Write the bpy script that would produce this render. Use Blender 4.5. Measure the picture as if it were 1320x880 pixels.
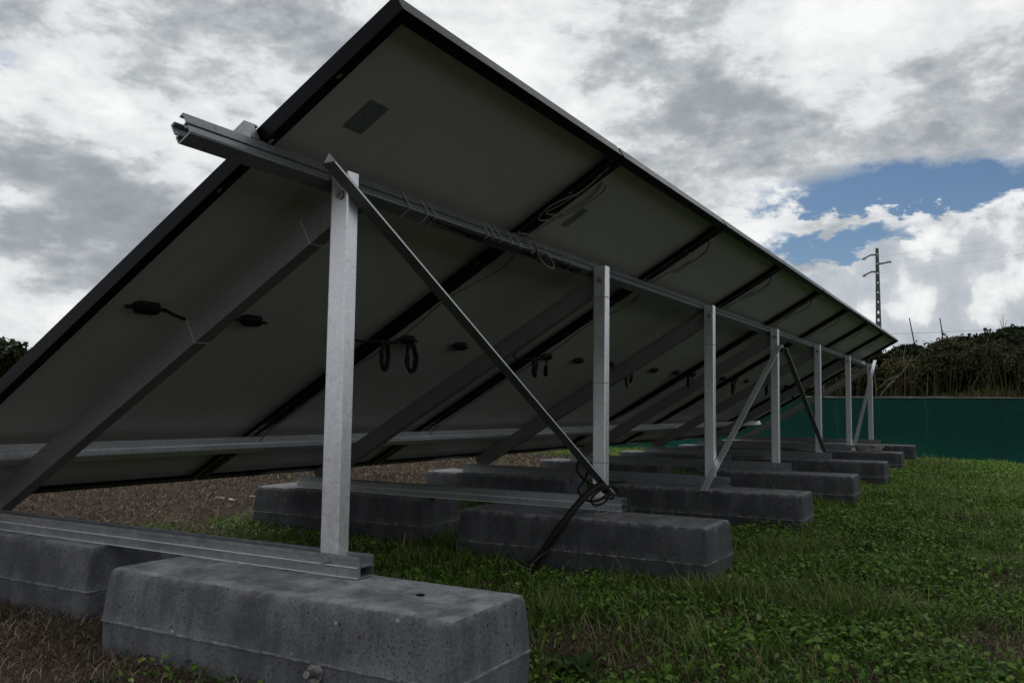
import bpy, bmesh, math, random
import numpy as np
from mathutils import Vector, Matrix

for o in list(bpy.data.objects):
    bpy.data.objects.remove(o)
scene = bpy.context.scene
col = scene.collection
rad = math.radians
rng = np.random.default_rng(7)
random.seed(7)

# ------------------------------------------------------------------ camera
CAM = Vector((-1.3202, -1.3634, 0.5656))
cd = bpy.data.cameras.new('camera')
cd.sensor_width = 36.0
cd.lens = 30.38
cd.clip_start = 0.05
cd.clip_end = 2000
camo = bpy.data.objects.new('camera', cd)
col.objects.link(camo)
Fw = Vector((0.866154, 0.494014, 0.075674))
Rt = Vector((0.494631, -0.869025, 0.011672))
Up = Vector((-0.071529, -0.027321, 0.997064))
M = Matrix((Rt, Up, -Fw)).transposed().to_4x4()
M.translation = CAM
camo.matrix_world = M
scene.camera = camo

# ------------------------------------------------------------------ sun, exposure
SUN_AZ, SUN_EL = 72.0, 50.0
sd = Vector((math.cos(rad(SUN_EL)) * math.cos(rad(SUN_AZ)), math.cos(rad(SUN_EL)) * math.sin(rad(SUN_AZ)), math.sin(rad(SUN_EL))))
sl = bpy.data.lights.new('sun', 'SUN')
sl.energy = 0.7
sl.angle = rad(22)
sl.color = (1.0, 0.95, 0.88)
so = bpy.data.objects.new('sun', sl)
so.rotation_euler = (-sd).to_track_quat('-Z', 'Y').to_euler()
so.location = (0, 0, 12)
col.objects.link(so)
scene.view_settings.view_transform = 'Standard'
scene.view_settings.look = 'None'
scene.view_settings.gamma = 1.0
scene.view_settings.exposure = 0.0
scene.view_settings.use_curve_mapping = False
scene.cycles.max_bounces = 6
scene.cycles.diffuse_bounces = 3
scene.cycles.glossy_bounces = 3
scene.cycles.transmission_bounces = 3


# ------------------------------------------------------------------ node expressions
class NG:
    def __init__(self, tree):
        self.t = tree
        self.n = tree.nodes
        self.l = tree.links

    def put(self, sock, v):
        if isinstance(v, (int, float)):
            sock.default_value = v
        elif isinstance(v, (tuple, list)):
            v = list(v)
            if len(sock.default_value) == 4 and len(v) == 3:
                v.append(1.0)
            sock.default_value = v
        else:
            self.l.new(v, sock)

    def math(self, op, a, b=None, c=None, clamp=False):
        m = self.n.new('ShaderNodeMath')
        m.operation = op
        m.use_clamp = clamp
        self.put(m.inputs[0], a)
        if b is not None:
            self.put(m.inputs[1], b)
        if c is not None:
            self.put(m.inputs[2], c)
        return m.outputs[0]

    def add(self, *a):
        r = a[0]
        for b in a[1:]:
            r = self.math('ADD', r, b)
        return r

    def mul(self, a, b):
        return self.math('MULTIPLY', a, b)

    def ss(self, lo, hi, v):
        m = self.n.new('ShaderNodeMapRange')
        m.interpolation_type = 'SMOOTHSTEP'
        self.put(m.inputs[0], v)
        self.put(m.inputs[1], lo)
        self.put(m.inputs[2], hi)
        m.inputs[3].default_value = 0
        m.inputs[4].default_value = 1
        return m.outputs[0]

    def mix(self, f, a, b, blend='MIX'):
        m = self.n.new('ShaderNodeMix')
        m.data_type = 'RGBA'
        m.blend_type = blend
        self.put(m.inputs[0], f)
        self.put(m.inputs[6], a)
        self.put(m.inputs[7], b)
        return m.outputs[2]

    def noise(self, vec, scale, detail=4, rough=0.55, dist=0.0, lac=2.0):
        m = self.n.new('ShaderNodeTexNoise')
        if vec is not None:
            self.l.new(vec, m.inputs['Vector'])
        m.inputs['Scale'].default_value = scale
        m.inputs['Detail'].default_value = detail
        m.inputs['Roughness'].default_value = rough
        m.inputs['Lacunarity'].default_value = lac
        m.inputs['Distortion'].default_value = dist
        return m.outputs[0]

    def voronoi(self, vec, scale, feat='F1'):
        m = self.n.new('ShaderNodeTexVoronoi')
        m.feature = feat
        self.l.new(vec, m.inputs['Vector'])
        m.inputs['Scale'].default_value = scale
        return m.outputs[0]

    def mapping(self, vec, scale=(1, 1, 1), loc=(0, 0, 0), rot=(0, 0, 0)):
        m = self.n.new('ShaderNodeMapping')
        self.l.new(vec, m.inputs[0])
        m.inputs[1].default_value = loc
        m.inputs[2].default_value = rot
        m.inputs[3].default_value = scale
        return m.outputs[0]

    def ramp(self, f, stops):
        m = self.n.new('ShaderNodeValToRGB')
        e = m.color_ramp.elements
        while len(e) < len(stops):
            e.new(0.5)
        for k, (p, c) in enumerate(stops):
            e[k].position = p
            e[k].color = (*c, 1)
        self.put(m.inputs[0], f)
        return m.outputs[0]


# ------------------------------------------------------------------ world: Nishita sky behind broken cloud
world = bpy.data.worlds.new('World')
scene.world = world
world.use_nodes = True
g = NG(world.node_tree)
g.n.clear()
sky = g.n.new('ShaderNodeTexSky')
sky.sky_type = 'NISHITA'
sky.sun_disc = False
sky.sun_elevation = rad(SUN_EL)
sky.sun_rotation = rad(90 - SUN_AZ)
sky.air_density = 1.0
sky.dust_density = 0.4
sky.ozone_density = 2.0
tc = g.n.new('ShaderNodeTexCoord')
sep = g.n.new('ShaderNodeSeparateXYZ')
g.l.new(tc.outputs['Generated'], sep.inputs[0])
dx, dy, dz = sep.outputs
az = g.mul(g.math('ARCTAN2', dy, dx), 57.29578)
el = g.mul(g.math('ARCSINE', dz), 57.29578)
# cloud deck seen in perspective: project the direction on a flat layer
den = g.math('ADD', g.math('MAXIMUM', dz, 0.0), 0.30)
cmb = g.n.new('ShaderNodeCombineXYZ')
g.put(cmb.inputs[0], g.math('DIVIDE', dx, den))
g.put(cmb.inputs[1], g.math('DIVIDE', dy, den))
cmb.inputs[2].default_value = 0.37
deck = cmb.outputs[0]
n_big = g.noise(deck, 1.3, 2, 0.5, 0.0)
n_mid = g.noise(deck, 3.4, 6, 0.57, 0.15)
st = g.mapping(tc.outputs['Generated'], (1, 1, 2.0))
n_puff = g.noise(st, 8.5, 7, 0.58, 0.2)
n_fine = g.noise(st, 30, 4, 0.62, 0.0)
wa = g.math('MULTIPLY_ADD', n_puff, 6.0, -3.0)
wb = g.math('MULTIPLY_ADD', n_fine, 3.0, -1.5)
azw = g.add(az, wa, wb)
elw = g.add(el, g.mul(wa, -0.45), g.math('MULTIPLY_ADD', n_fine, -3.4, 1.7))


def blob(a0, e0, sa, se, amp, a=None, e=None):
    u = g.math('DIVIDE', g.math('SUBTRACT', az if a is None else a, a0), sa)
    v = g.math('DIVIDE', g.math('SUBTRACT', el if e is None else e, e0), se)
    r2 = g.add(g.mul(u, u), g.mul(v, v))
    return g.mul(g.math('EXPONENT', g.mul(r2, -1.0)), amp)


# light and dark masses of the deck (azimuth, elevation, spreads, amount)
masses = [(58.5, 12.5, 6, 4.5, -0.20), (50.5, 9.4, 7, 2.4, -0.20), (52, 22.5, 7, 3.5, -0.16), (42, 22, 5, 4, -0.10),
          (46, 13.5, 5.5, 3.5, 0.24), (57, 18.5, 4, 2.6, 0.22), (29, 23, 8, 4.5, 0.24), (57, 5.5, 7, 2.6, 0.20),
          (13, 18.3, 9, 3.0, -0.22), (0.5, 18.5, 7, 4.5, -0.17), (18.5, 14.5, 4, 2.2, -0.10), (14.5, 11.5, 3.6, 2.0, 0.22), (8, 23, 8, 2.2, 0.10),
          (3.5, 13.9, 6, 0.9, 0.12)]
B = g.math('MULTIPLY_ADD', n_mid, 1.15, -0.115)
B = g.add(B, g.math('MULTIPLY_ADD', n_big, 0.5, -0.25), g.math('MULTIPLY_ADD', n_puff, 1.05, -0.525), g.math('MULTIPLY_ADD', n_fine, 0.50, -0.22))
for m_ in masses:
    B = g.add(B, blob(*m_, a=g.add(az, g.mul(wa, 0.7)), e=g.add(el, g.mul(wa, 0.3))))
cloud = g.ramp(B, [(0.0, (2.8, 3.05, 3.35)), (0.26, (3.5, 3.8, 4.1)), (0.42, (5.0, 5.3, 5.55)), (0.56, (7.5, 7.7, 7.85)), (0.86, (9.5, 9.6, 9.6))])
# rifts where the blue shows
gapv = g.add(blob(4.8, 13.3, 8.4, 1.60, 1.7, azw, elw), blob(9.4, 10.4, 5.0, 1.10, 1.3, azw, elw),
             blob(8.6, 11.7, 5.0, 0.42, -1.0, azw, elw), blob(61.5, 19.0, 1.6, 1.0, 0.65, azw, elw))
far_gap = g.ss(0.60, 0.72, g.noise(deck, 0.55, 3, 0.5, 0.0))
outside = g.math('SUBTRACT', 1.0, g.ss(95, 60, g.math('ABSOLUTE', g.math('SUBTRACT', az, 29))))
gapv = g.add(gapv, g.mul(far_gap, outside))
gap = g.ss(0.34, 1.05, g.add(gapv, g.math('MULTIPLY_ADD', n_fine, -1.3, 0.65)))
# towering cumulus below the rift, lit on top
edge = g.add(g.mul(g.ss(13.5, 0.5, az), 3.1), 8.3)
cum = g.ss(0.35, -0.35, g.math('SUBTRACT', elw, edge))
cum = g.mul(cum, g.ss(16, 12.5, azw))
cb = g.add(g.math('MULTIPLY_ADD', g.noise(tc.outputs['Generated'], 15, 6, 0.52, 0.1), 2.5, -0.72), g.mul(g.ss(-5.0, 0.3, g.math('SUBTRACT', elw, edge)), 0.17), -0.10)
cumc = g.ramp(cb, [(0.16, (4.4, 4.8, 5.3)), (0.44, (5.5, 5.85, 6.25)), (0.57, (7.8, 8.0, 8.1)), (0.80, (9.5, 9.6, 9.6))])
blue = g.mix(1.0, sky.outputs[0], (0.60, 0.66, 0.72, 1), 'MULTIPLY')
skyc = g.mix(gap, cloud, blue)
skyc = g.mix(cum, skyc, cumc)
bg = g.n.new('ShaderNodeBackground')
g.l.new(skyc, bg.inputs[0])
bg.inputs[1].default_value = 0.1
wo = g.n.new('ShaderNodeOutputWorld')
g.l.new(bg.outputs[0], wo.inputs[0])


# ------------------------------------------------------------------ materials
def new_mat(name):
    m = bpy.data.materials.new(name)
    m.use_nodes = True
    gg = NG(m.node_tree)
    b = gg.n['Principled BSDF']
    t = gg.n.new('ShaderNodeTexCoord')
    return m, gg, b, t.outputs['Object']


def bump(gg, b, h, strength=0.3, dist=0.01):
    n = gg.n.new('ShaderNodeBump')
    n.inputs['Strength'].default_value = strength
    n.inputs['Distance'].default_value = dist
    gg.l.new(h, n.inputs['Height'])
    gg.l.new(n.outputs[0], b.inputs['Normal'])


def rnd(gg):
    return gg.n.new('ShaderNodeObjectInfo').outputs['Random']


def mat_concrete():
    m, q, b, v = new_mat('weathered_concrete')
    off = q.n.new('ShaderNodeVectorMath')
    off.operation = 'ADD'
    q.l.new(v, off.inputs[0])
    sc = q.n.new('ShaderNodeVectorMath')
    sc.operation = 'SCALE'
    sc.inputs[0].default_value = (17, 31, 5)
    q.l.new(rnd(q), sc.inputs['Scale'])
    q.l.new(sc.outputs[0], off.inputs[1])
    v = off.outputs[0]
    big = q.noise(v, 5, 6, 0.62, 0.6)
    str_ = q.noise(q.mapping(v, (14, 14, 2.2)), 1.0, 5, 0.6, 0.3)
    fine = q.noise(v, 190, 4, 0.72)
    c = q.ramp(big, [(0.25, (0.058, 0.061, 0.068)), (0.5, (0.098, 0.101, 0.110)), (0.75, (0.165, 0.168, 0.177))])
    c = q.mix(q.mul(q.ss(0.45, 0.75, str_), 0.35), c, (0.20, 0.203, 0.21))
    c = q.mix(q.mul(q.ss(0.56, 0.40, str_), 0.4), c, (0.042, 0.045, 0.050))
    c = q.mix(q.mul(q.ss(0.52, 0.34, fine), 0.6), c, (0.022, 0.023, 0.026))
    c = q.mix(q.mul(q.ss(0.56, 0.76, fine), 0.5), c, (0.30, 0.305, 0.315))
    vor = q.add(q.voronoi(v, 120), q.math('MULTIPLY_ADD', q.noise(v, 200, 3), 0.5, -0.25))
    pitmask = q.ss(0.50, 0.62, q.noise(v, 9, 4, 0.6))
    pit = q.mul(q.ss(0.26, 0.12, vor), pitmask)
    c = q.mix(q.mul(pit, 0.8), c, (0.03, 0.03, 0.033))
    stain = q.ss(0.50, 0.64, q.noise(q.mapping(v, (3.2, 3.2, 5.0)), 1.3, 6, 0.62, 0.5))
    c = q.mix(q.mul(stain, 0.55), c, (0.050, 0.052, 0.058))
    hole = q.mul(q.ss(0.16, 0.10, q.voronoi(v, 44)), q.ss(0.48, 0.56, q.noise(v, 7, 3)))
    c = q.mix(q.mul(hole, 0.9), c, (0.014, 0.014, 0.016))
    # spatter of pale droppings and lime
    sp = q.voronoi(v, 21)
    spot = q.mul(q.ss(0.17, 0.10, q.math('ADD', sp, q.mul(fine, 0.12))), q.ss(0.52, 0.60, q.noise(v, 4.3, 2)))
    # upward faces are coloured paler than the sides
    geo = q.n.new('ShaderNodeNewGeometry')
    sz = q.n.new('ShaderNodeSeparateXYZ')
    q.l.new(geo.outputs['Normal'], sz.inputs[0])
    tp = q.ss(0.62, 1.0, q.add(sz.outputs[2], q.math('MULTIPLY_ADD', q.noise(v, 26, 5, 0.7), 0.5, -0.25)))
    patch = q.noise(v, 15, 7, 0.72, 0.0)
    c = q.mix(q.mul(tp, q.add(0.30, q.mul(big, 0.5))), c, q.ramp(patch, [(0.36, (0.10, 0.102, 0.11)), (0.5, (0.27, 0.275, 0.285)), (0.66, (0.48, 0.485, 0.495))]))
    c = q.mix(q.mul(spot, 0.85), c, (0.60, 0.60, 0.58))
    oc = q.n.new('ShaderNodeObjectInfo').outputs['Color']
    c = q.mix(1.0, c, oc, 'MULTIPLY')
    att = q.n.new('ShaderNodeAttribute')
    att.attribute_name = 'lip'
    c = q.mix(q.mul(att.outputs['Fac'], q.ss(0.40, 0.66, q.noise(v, 34, 5, 0.7))), c, (0.27, 0.272, 0.275))
    q.l.new(c, b.inputs['Base Color'])
    q.l.new(q.math('MULTIPLY_ADD', tp, -0.28, 0.86), b.inputs['Roughness'])
    b.inputs['Specular IOR Level'].default_value = 0.4
    h = q.add(q.mul(fine, 0.35), q.mul(pit, -1.2), q.mul(hole, -2.0), q.mul(q.noise(v, 55, 3), 0.5))
    bump(q, b, h, 0.55, 0.006)
    return m


def mat_metal(name, lo, hi, rough, metal, scale=60, streak=(1, 1, 1)):
    m, q, b, v = new_mat(name)
    vv = q.mapping(v, streak)
    n1 = q.noise(vv, scale, 5, 0.65, 0.5)
    n2 = q.noise(v, 6, 4, 0.6)
    vor = q.voronoi(v, 130)
    f = q.add(q.mul(n1, 0.55), q.mul(n2, 0.30), q.mul(vor, 0.18), -0.02)
    c = q.ramp(f, [(0.30, lo), (0.72, hi)])
    c = q.mix(q.mul(q.ss(0.62, 0.70, q.noise(v, 28, 6, 0.7)), 0.55), c, tuple(x * 0.5 for x in lo))
    q.l.new(c, b.inputs['Base Color'])
    b.inputs['Metallic'].default_value = metal
    q.l.new(q.math('MULTIPLY_ADD', n1, 0.25, rough - 0.12), b.inputs['Roughness'])
    bump(q, b, n1, 0.06, 0.002)
    return m


def mat_flat(name, c, rough=0.5, var=0.25, scale=30, metal=0.0, bumpy=0.0, spec=0.4):
    m, q, b, v = new_mat(name)
    b.inputs['Specular IOR Level'].default_value = spec
    n1 = q.noise(v, scale, 5, 0.6)
    cc = q.mix(q.math('MULTIPLY_ADD', n1, 1.6, -0.3, clamp=True), tuple(x * (1 - var) for x in c), tuple(min(1, x * (1 + var)) for x in c))
    q.l.new(cc, b.inputs['Base Color'])
    b.inputs['Metallic'].default_value = metal
    q.l.new(q.math('MULTIPLY_ADD', n1, 0.2, rough - 0.1), b.inputs['Roughness'])
    if bumpy:
        bump(q, b, n1, bumpy, 0.01)
    return m


def mat_backsheet():
    m, q, b, v = new_mat('white_backsheet')
    n1 = q.noise(v, 4, 5, 0.6, 0.3)
    c = q.mix(n1, (0.335, 0.335, 0.315), (0.415, 0.415, 0.39))
    grime = q.mul(q.ss(0.55, 0.75, q.noise(q.mapping(v, (22, 2.2, 2.2)), 1.0, 5, 0.6)), 0.28)
    c = q.mix(grime, c, (0.24, 0.235, 0.20))
    fly = q.mul(q.ss(0.055, 0.035, q.voronoi(v, 17)), q.ss(0.56, 0.62, q.noise(v, 8, 2)))
    c = q.mix(fly, c, (0.10, 0.10, 0.09))
    q.l.new(c, b.inputs['Base Color'])
    b.inputs['Roughness'].default_value = 0.5
    b.inputs['Specular IOR Level'].default_value = 0.3
    return m


def mat_cells():
    m, q, b, v = new_mat('solar_cell_glass')
    br = q.n.new('ShaderNodeTexBrick')
    q.l.new(v, br.inputs['Vector'])
    br.offset = 0
    br.inputs['Color1'].default_value = (0.006, 0.008, 0.018, 1)
    br.inputs['Color2'].default_value = (0.008, 0.010, 0.022, 1)
    br.inputs['Mortar'].default_value = (0.25, 0.25, 0.25, 1)
    br.inputs['Scale'].default_value = 5.5
    br.inputs['Mortar Size'].default_value = 0.008
    q.l.new(br.outputs[0], b.inputs['Base Color'])
    b.inputs['Roughness'].default_value = 0.08
    return m


def mat_plate():
    m, q, b, v = new_mat('printed_nameplate')
    bars = q.n.new('ShaderNodeTexWave')
    bars.wave_type = 'BANDS'
    bars.bands_direction = 'Y'
    q.l.new(v, bars.inputs['Vector'])
    bars.inputs['Scale'].default_value = 62
    bars.inputs['Distortion'].default_value = 0.0
    gaps = q.ss(0.42, 0.56, q.noise(q.mapping(v, (120, 260, 60)), 1, 2))
    f = q.mul(q.ss(0.6, 0.8, bars.outputs[1]), gaps)
    c = q.mix(q.mul(f, 0.55), (0.085, 0.10, 0.105), (0.28, 0.30, 0.30))
    q.l.new(c, b.inputs['Base Color'])
    b.inputs['Roughness'].default_value = 0.45
    return m


def mat_wall():
    m, q, b, v = new_mat('green_painted_wall')
    n1 = q.noise(v, 0.8, 6, 0.6, 0.4)
    st_ = q.noise(q.mapping(v, (1, 5.5, 0.55)), 1.4, 6, 0.62, 0.4)
    sp = q.n.new('ShaderNodeSeparateXYZ')
    q.l.new(v, sp.inputs[0])
    low = q.ss(0.50, -0.15, q.add(sp.outputs[2], q.math('MULTIPLY_ADD', n1, 0.9, -0.45)))
    c = q.mix(st_, (0.0065, 0.041, 0.033), (0.011, 0.061, 0.048))
    c = q.mix(q.mul(low, 0.75), c, (0.013, 0.125, 0.085))
    c = q.mix(q.mul(q.ss(0.57, 0.75, st_), 0.5), c, (0.022, 0.105, 0.078))
    c = q.mix(q.mul(q.ss(0.60, 0.70, q.noise(v, 5, 6, 0.65)), 0.5), c, (0.008, 0.03, 0.027))
    q.l.new(c, b.inputs['Base Color'])
    b.inputs['Roughness'].default_value = 0.8
    b.inputs['Specular IOR Level'].default_value = 0.1
    bump(q, b, q.noise(v, 30, 5, 0.6), 0.25, 0.01)
    return m


def mat_ground():
    m, q, b, v = new_mat('soil_and_turf')
    at = q.n.new('ShaderNodeAttribute')
    at.attribute_name = 'cover'
    n1 = q.noise(v, 9, 7, 0.65, 0.4)
    n2 = q.noise(v, 70, 5, 0.7, 0.6)
    soil = q.ramp(q.add(q.mul(n1, 0.5), q.mul(n2, 0.5)), [(0.3, (0.030, 0.021, 0.016)), (0.5, (0.072, 0.047, 0.034)), (0.7, (0.14, 0.10, 0.072))])
    turf = q.ramp(n2, [(0.3, (0.020, 0.026, 0.010)), (0.7, (0.060, 0.080, 0.026))])
    c = q.mix(at.outputs['Fac'], soil, turf)
    q.l.new(c, b.inputs['Base Color'])
    b.inputs['Roughness'].default_value = 0.95
    b.inputs['Specular IOR Level'].default_value = 0.15
    bump(q, b, q.add(n1, n2), 0.8, 0.02)
    return m


def mat_leaf(name, trans=0.25, rough=0.5):
    m = bpy.data.materials.new(name)
    m.use_nodes = True
    q = NG(m.node_tree)
    b = q.n['Principled BSDF']
    at = q.n.new('ShaderNodeAttribute')
    at.attribute_name = 'tint'
    q.l.new(at.outputs['Color'], b.inputs['Base Color'])
    b.inputs['Roughness'].default_value = rough
    b.inputs['Specular IOR Level'].default_value = 0.14
    t = q.n.new('ShaderNodeBsdfTranslucent')
    q.l.new(at.outputs['Color'], t.inputs[0])
    mx = q.n.new('ShaderNodeMixShader')
    mx.inputs[0].default_value = trans
    q.l.new(b.outputs[0], mx.inputs[1])
    q.l.new(t.outputs[0], mx.inputs[2])
    q.l.new(mx.outputs[0], q.n['Material Output'].inputs[0])
    return m


MT = dict(
    concrete=mat_concrete(),
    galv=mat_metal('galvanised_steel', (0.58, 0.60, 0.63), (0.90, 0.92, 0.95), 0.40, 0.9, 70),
    alu=mat_metal('mill_aluminium', (0.25, 0.265, 0.28), (0.42, 0.44, 0.46), 0.36, 0.85, 30, (8, 1, 1)),
    alub=mat_metal('dull_aluminium', (0.17, 0.18, 0.19), (0.30, 0.315, 0.33), 0.45, 0.8, 30, (8, 1, 1)),
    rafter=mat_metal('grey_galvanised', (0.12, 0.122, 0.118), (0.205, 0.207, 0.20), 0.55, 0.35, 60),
    glint_strip=mat_metal('painted_glint', (0.62, 0.64, 0.66), (0.92, 0.93, 0.94), 0.45, 0.6, 30, (8, 1, 1)),  # bright metal for the glints painted on rail ribs and brace edges
    bolt=mat_metal('bolt_steel', (0.22, 0.21, 0.20), (0.5, 0.49, 0.47), 0.4, 0.9, 200),
    frame=mat_flat('black_anodised_frame', (0.0035, 0.0035, 0.0055), 0.26, 0.3, 40, 0, 0, 0.08),
    back=mat_backsheet(), cells=mat_cells(), plate=mat_plate(),
    plastic=mat_flat('black_plastic', (0.008, 0.008, 0.008), 0.5, 0.3, 60, 0, 0, 0.15),
    cable=mat_flat('black_cable', (0.010, 0.010, 0.010), 0.6, 0.3, 80, 0, 0, 0.15),
    line=mat_flat('grey_conductor', (0.30, 0.31, 0.32), 0.5, 0.1, 5),
    wire=mat_flat('drab_cable', (0.13, 0.125, 0.095), 0.6, 0.3, 80),
    tie=mat_flat('pale_cable_tie', (0.27, 0.27, 0.26), 0.5, 0.1, 80),
    wall=mat_wall(), ground=mat_ground(),
    coping=mat_flat('pale_mortar', (0.17, 0.17, 0.15), 0.9, 0.4, 20, 0, 0.3),
    pole=mat_flat('grey_pole_concrete', (0.10, 0.11, 0.105), 0.8, 0.35, 3),
    insul=mat_flat('brown_insulator', (0.05, 0.035, 0.03), 0.4, 0.2, 10),
    bark=mat_flat('brown_bark', (0.05, 0.038, 0.028), 0.9, 0.4, 18, 0, 0.6),
    dead=mat_flat('bleached_wood', (0.14, 0.128, 0.11), 0.85, 0.35, 25, 0, 0.4),
    grass=mat_leaf('grass_blade', 0.22, 0.45), weed=mat_leaf('weed_leaf', 0.2, 0.42),
    straw=mat_leaf('dry_straw', 0.1, 0.8), leaf=mat_leaf('shrub_leaf', 0.12, 0.55),
    stone=mat_flat('rubble_stone', (0.23, 0.22, 0.20), 0.9, 0.5, 25, 0, 0.6),
)


# ------------------------------------------------------------------ mesh helpers
class MB:
    """collects polygons (in the coordinates of the thing) for one mesh object"""
    def __init__(self):
        self.v, self.f, self.s = [], [], []

    def faces(self, vs, fs, smooth=False):
        k = len(self.v)
        self.v += [tuple(x) for x in vs]
        for f in fs:
            self.f.append([k + i for i in f])
            self.s.append(smooth)

    def box(self, lo, hi, fn=None):
        c = [(x, y, z) for x in (lo[0], hi[0]) for y in (lo[1], hi[1]) for z in (lo[2], hi[2])]
        if fn:
            c = [fn(*p) for p in c]
        self.faces(c, [(0, 1, 3, 2), (4, 6, 7, 5), (0, 4, 5, 1), (2, 3, 7, 6), (0, 2, 6, 4), (1, 5, 7, 3)])
        return self

    def extrude(self, prof, p0, p1, ux, uy, cuts=1):
        """closed 2D outline (u along ux, v along uy) swept from p0 to p1"""
        p0, p1, ux, uy = Vector(p0), Vector(p1), Vector(ux), Vector(uy)
        n = len(prof)
        vs = []
        for c in range(cuts + 1):
            o = p0.lerp(p1, c / cuts)
            vs += [o + ux * a + uy * b for a, b in prof]
        fs = []
        for c in range(cuts):
            for i in range(n):
                j = (i + 1) % n
                fs.append((c * n + i, c * n + j, (c + 1) * n + j, (c + 1) * n + i))
        fs.append(tuple(range(n))[::-1])
        fs.append(tuple(cuts * n + i for i in range(n)))
        self.faces(vs, fs)
        return self

    def tube(self, pts, r, n=6, cap=True):
        pts = [Vector(p) for p in pts]
        rr = r if isinstance(r, (list, tuple)) else [r] * len(pts)
        vs, fs = [], []
        prev = None
        for i, p in enumerate(pts):
            t = (pts[min(i + 1, len(pts) - 1)] - pts[max(i - 1, 0)])
            t = t.normalized() if t.length > 1e-9 else Vector((0, 0, 1))
            a = prev if prev else (Vector((0, 0, 1)) if abs(t.z) < 0.9 else Vector((1, 0, 0)))
            a = (a - t * a.dot(t))
            a = a.normalized() if a.length > 1e-6 else t.orthogonal().normalized()
            prev = a
            b = t.cross(a)
            for k in range(n):
                an = 2 * math.pi * k / n
                vs.append(p + (a * math.cos(an) + b * math.sin(an)) * rr[i])
        for i in range(len(pts) - 1):
            for k in range(n):
                j = (k + 1) % n
                fs.append((i * n + k, i * n + j, (i + 1) * n + j, (i + 1) * n + k))
        self.faces(vs, fs, True)
        if cap:
            k = len(pts) - 1
            self.faces(vs[:n], [tuple(range(n))[::-1]])
            self.faces(vs[k * n:], [tuple(range(n))])
        return self

    def build(self, name, mat, parent=None, origin=(0, 0, 0)):
        me = bpy.data.meshes.new(name)
        og = Vector(origin)
        me.from_pydata([tuple(Vector(v) - og) for v in self.v], [], self.f)
        me.polygons.foreach_set('use_smooth', self.s)
        bm = bmesh.new()
        bm.from_mesh(me)
        bmesh.ops.recalc_face_normals(bm, faces=bm.faces)
        big = [f for f in bm.faces if len(f.verts) > 4]
        if big:
            bmesh.ops.triangulate(bm, faces=big)
        bm.to_mesh(me)
        bm.free()
        me.materials.append(MT[mat])
        o = bpy.data.objects.new(name, me)
        col.objects.link(o)
        if parent:
            o.parent = parent
        return o


def tag(o, label=None, cat=None, group=None, kind=None):
    if label:
        o['label'] = label
    if cat:
        o['category'] = cat
    if group:
        o['group'] = group
    if kind:
        o['kind'] = kind
    return o


def empty(name, loc, label, cat, group=None):
    o = bpy.data.objects.new(name, None)
    o.empty_display_size = 0.1
    o.location = loc
    col.objects.link(o)
    return tag(o, label, cat, group)


def kids(o):
    return [c for c in bpy.data.objects if c.parent == o]


def copy_tree(o, parent=None):
    c = o.copy()
    col.objects.link(c)
    c.parent = parent
    for ch in kids(o):
        copy_tree(ch, c)
    return c


def spline(pts, n=8):
    """Catmull-Rom through the points"""
    P = [Vector(p) for p in pts]
    P = [P[0] * 2 - P[1]] + P + [P[-1] * 2 - P[-2]]
    out = []
    for i in range(1, len(P) - 2):
        a, b, c, d = P[i - 1:i + 3]
        for k in range(n):
            t = k / n
            out.append(0.5 * ((2 * b) + (c - a) * t + (2 * a - 5 * b + 4 * c - d) * t * t + (3 * b - a - 3 * c + d) * t ** 3))
    out.append(P[-2])
    return out


# value noise for placing things
_perm = rng.random((256, 256))


def vnoise(x, y):
    x = np.asarray(x, float)
    y = np.asarray(y, float)
    xi, yi = np.floor(x).astype(int), np.floor(y).astype(int)
    fx, fy = x - xi, y - yi
    fx = fx * fx * (3 - 2 * fx)
    fy = fy * fy * (3 - 2 * fy)
    a = _perm[xi % 256, yi % 256]
    b = _perm[(xi + 1) % 256, yi % 256]
    c = _perm[xi % 256, (yi + 1) % 256]
    d = _perm[(xi + 1) % 256, (yi + 1) % 256]
    return (a * (1 - fx) + b * fx) * (1 - fy) + (c * (1 - fx) + d * fx) * fy


def fbm(x, y, o=4):
    r, a, s = 0, 0.5, 0
    for k in range(o):
        r = r + a * vnoise(x * 2 ** k + 13 * k, y * 2 ** k + 7 * k)
        s += a
        a *= 0.5
    return r / s


def sst(lo, hi, v):
    t = np.clip((np.asarray(v, float) - lo) / (hi - lo), 0, 1)
    return t * t * (3 - 2 * t)


def gz(x, y):
    x = np.asarray(x, float)
    y = np.asarray(y, float)
    z = -0.05 * sst(7.5, 11.2, x) - 0.09 * sst(9.4, 11.0, x) * sst(0.4, -1.6, y)
    z = z + 0.055 * np.exp(-((x - 9.1) ** 2 / 1.6 + (y + 0.75) ** 2 / 0.5))
    near = sst(40, 14, np.hypot(x - 3, y))
    return z + (fbm(x * 1.7, y * 1.7) - 0.5) * 0.035 * near - 0.004


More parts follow.
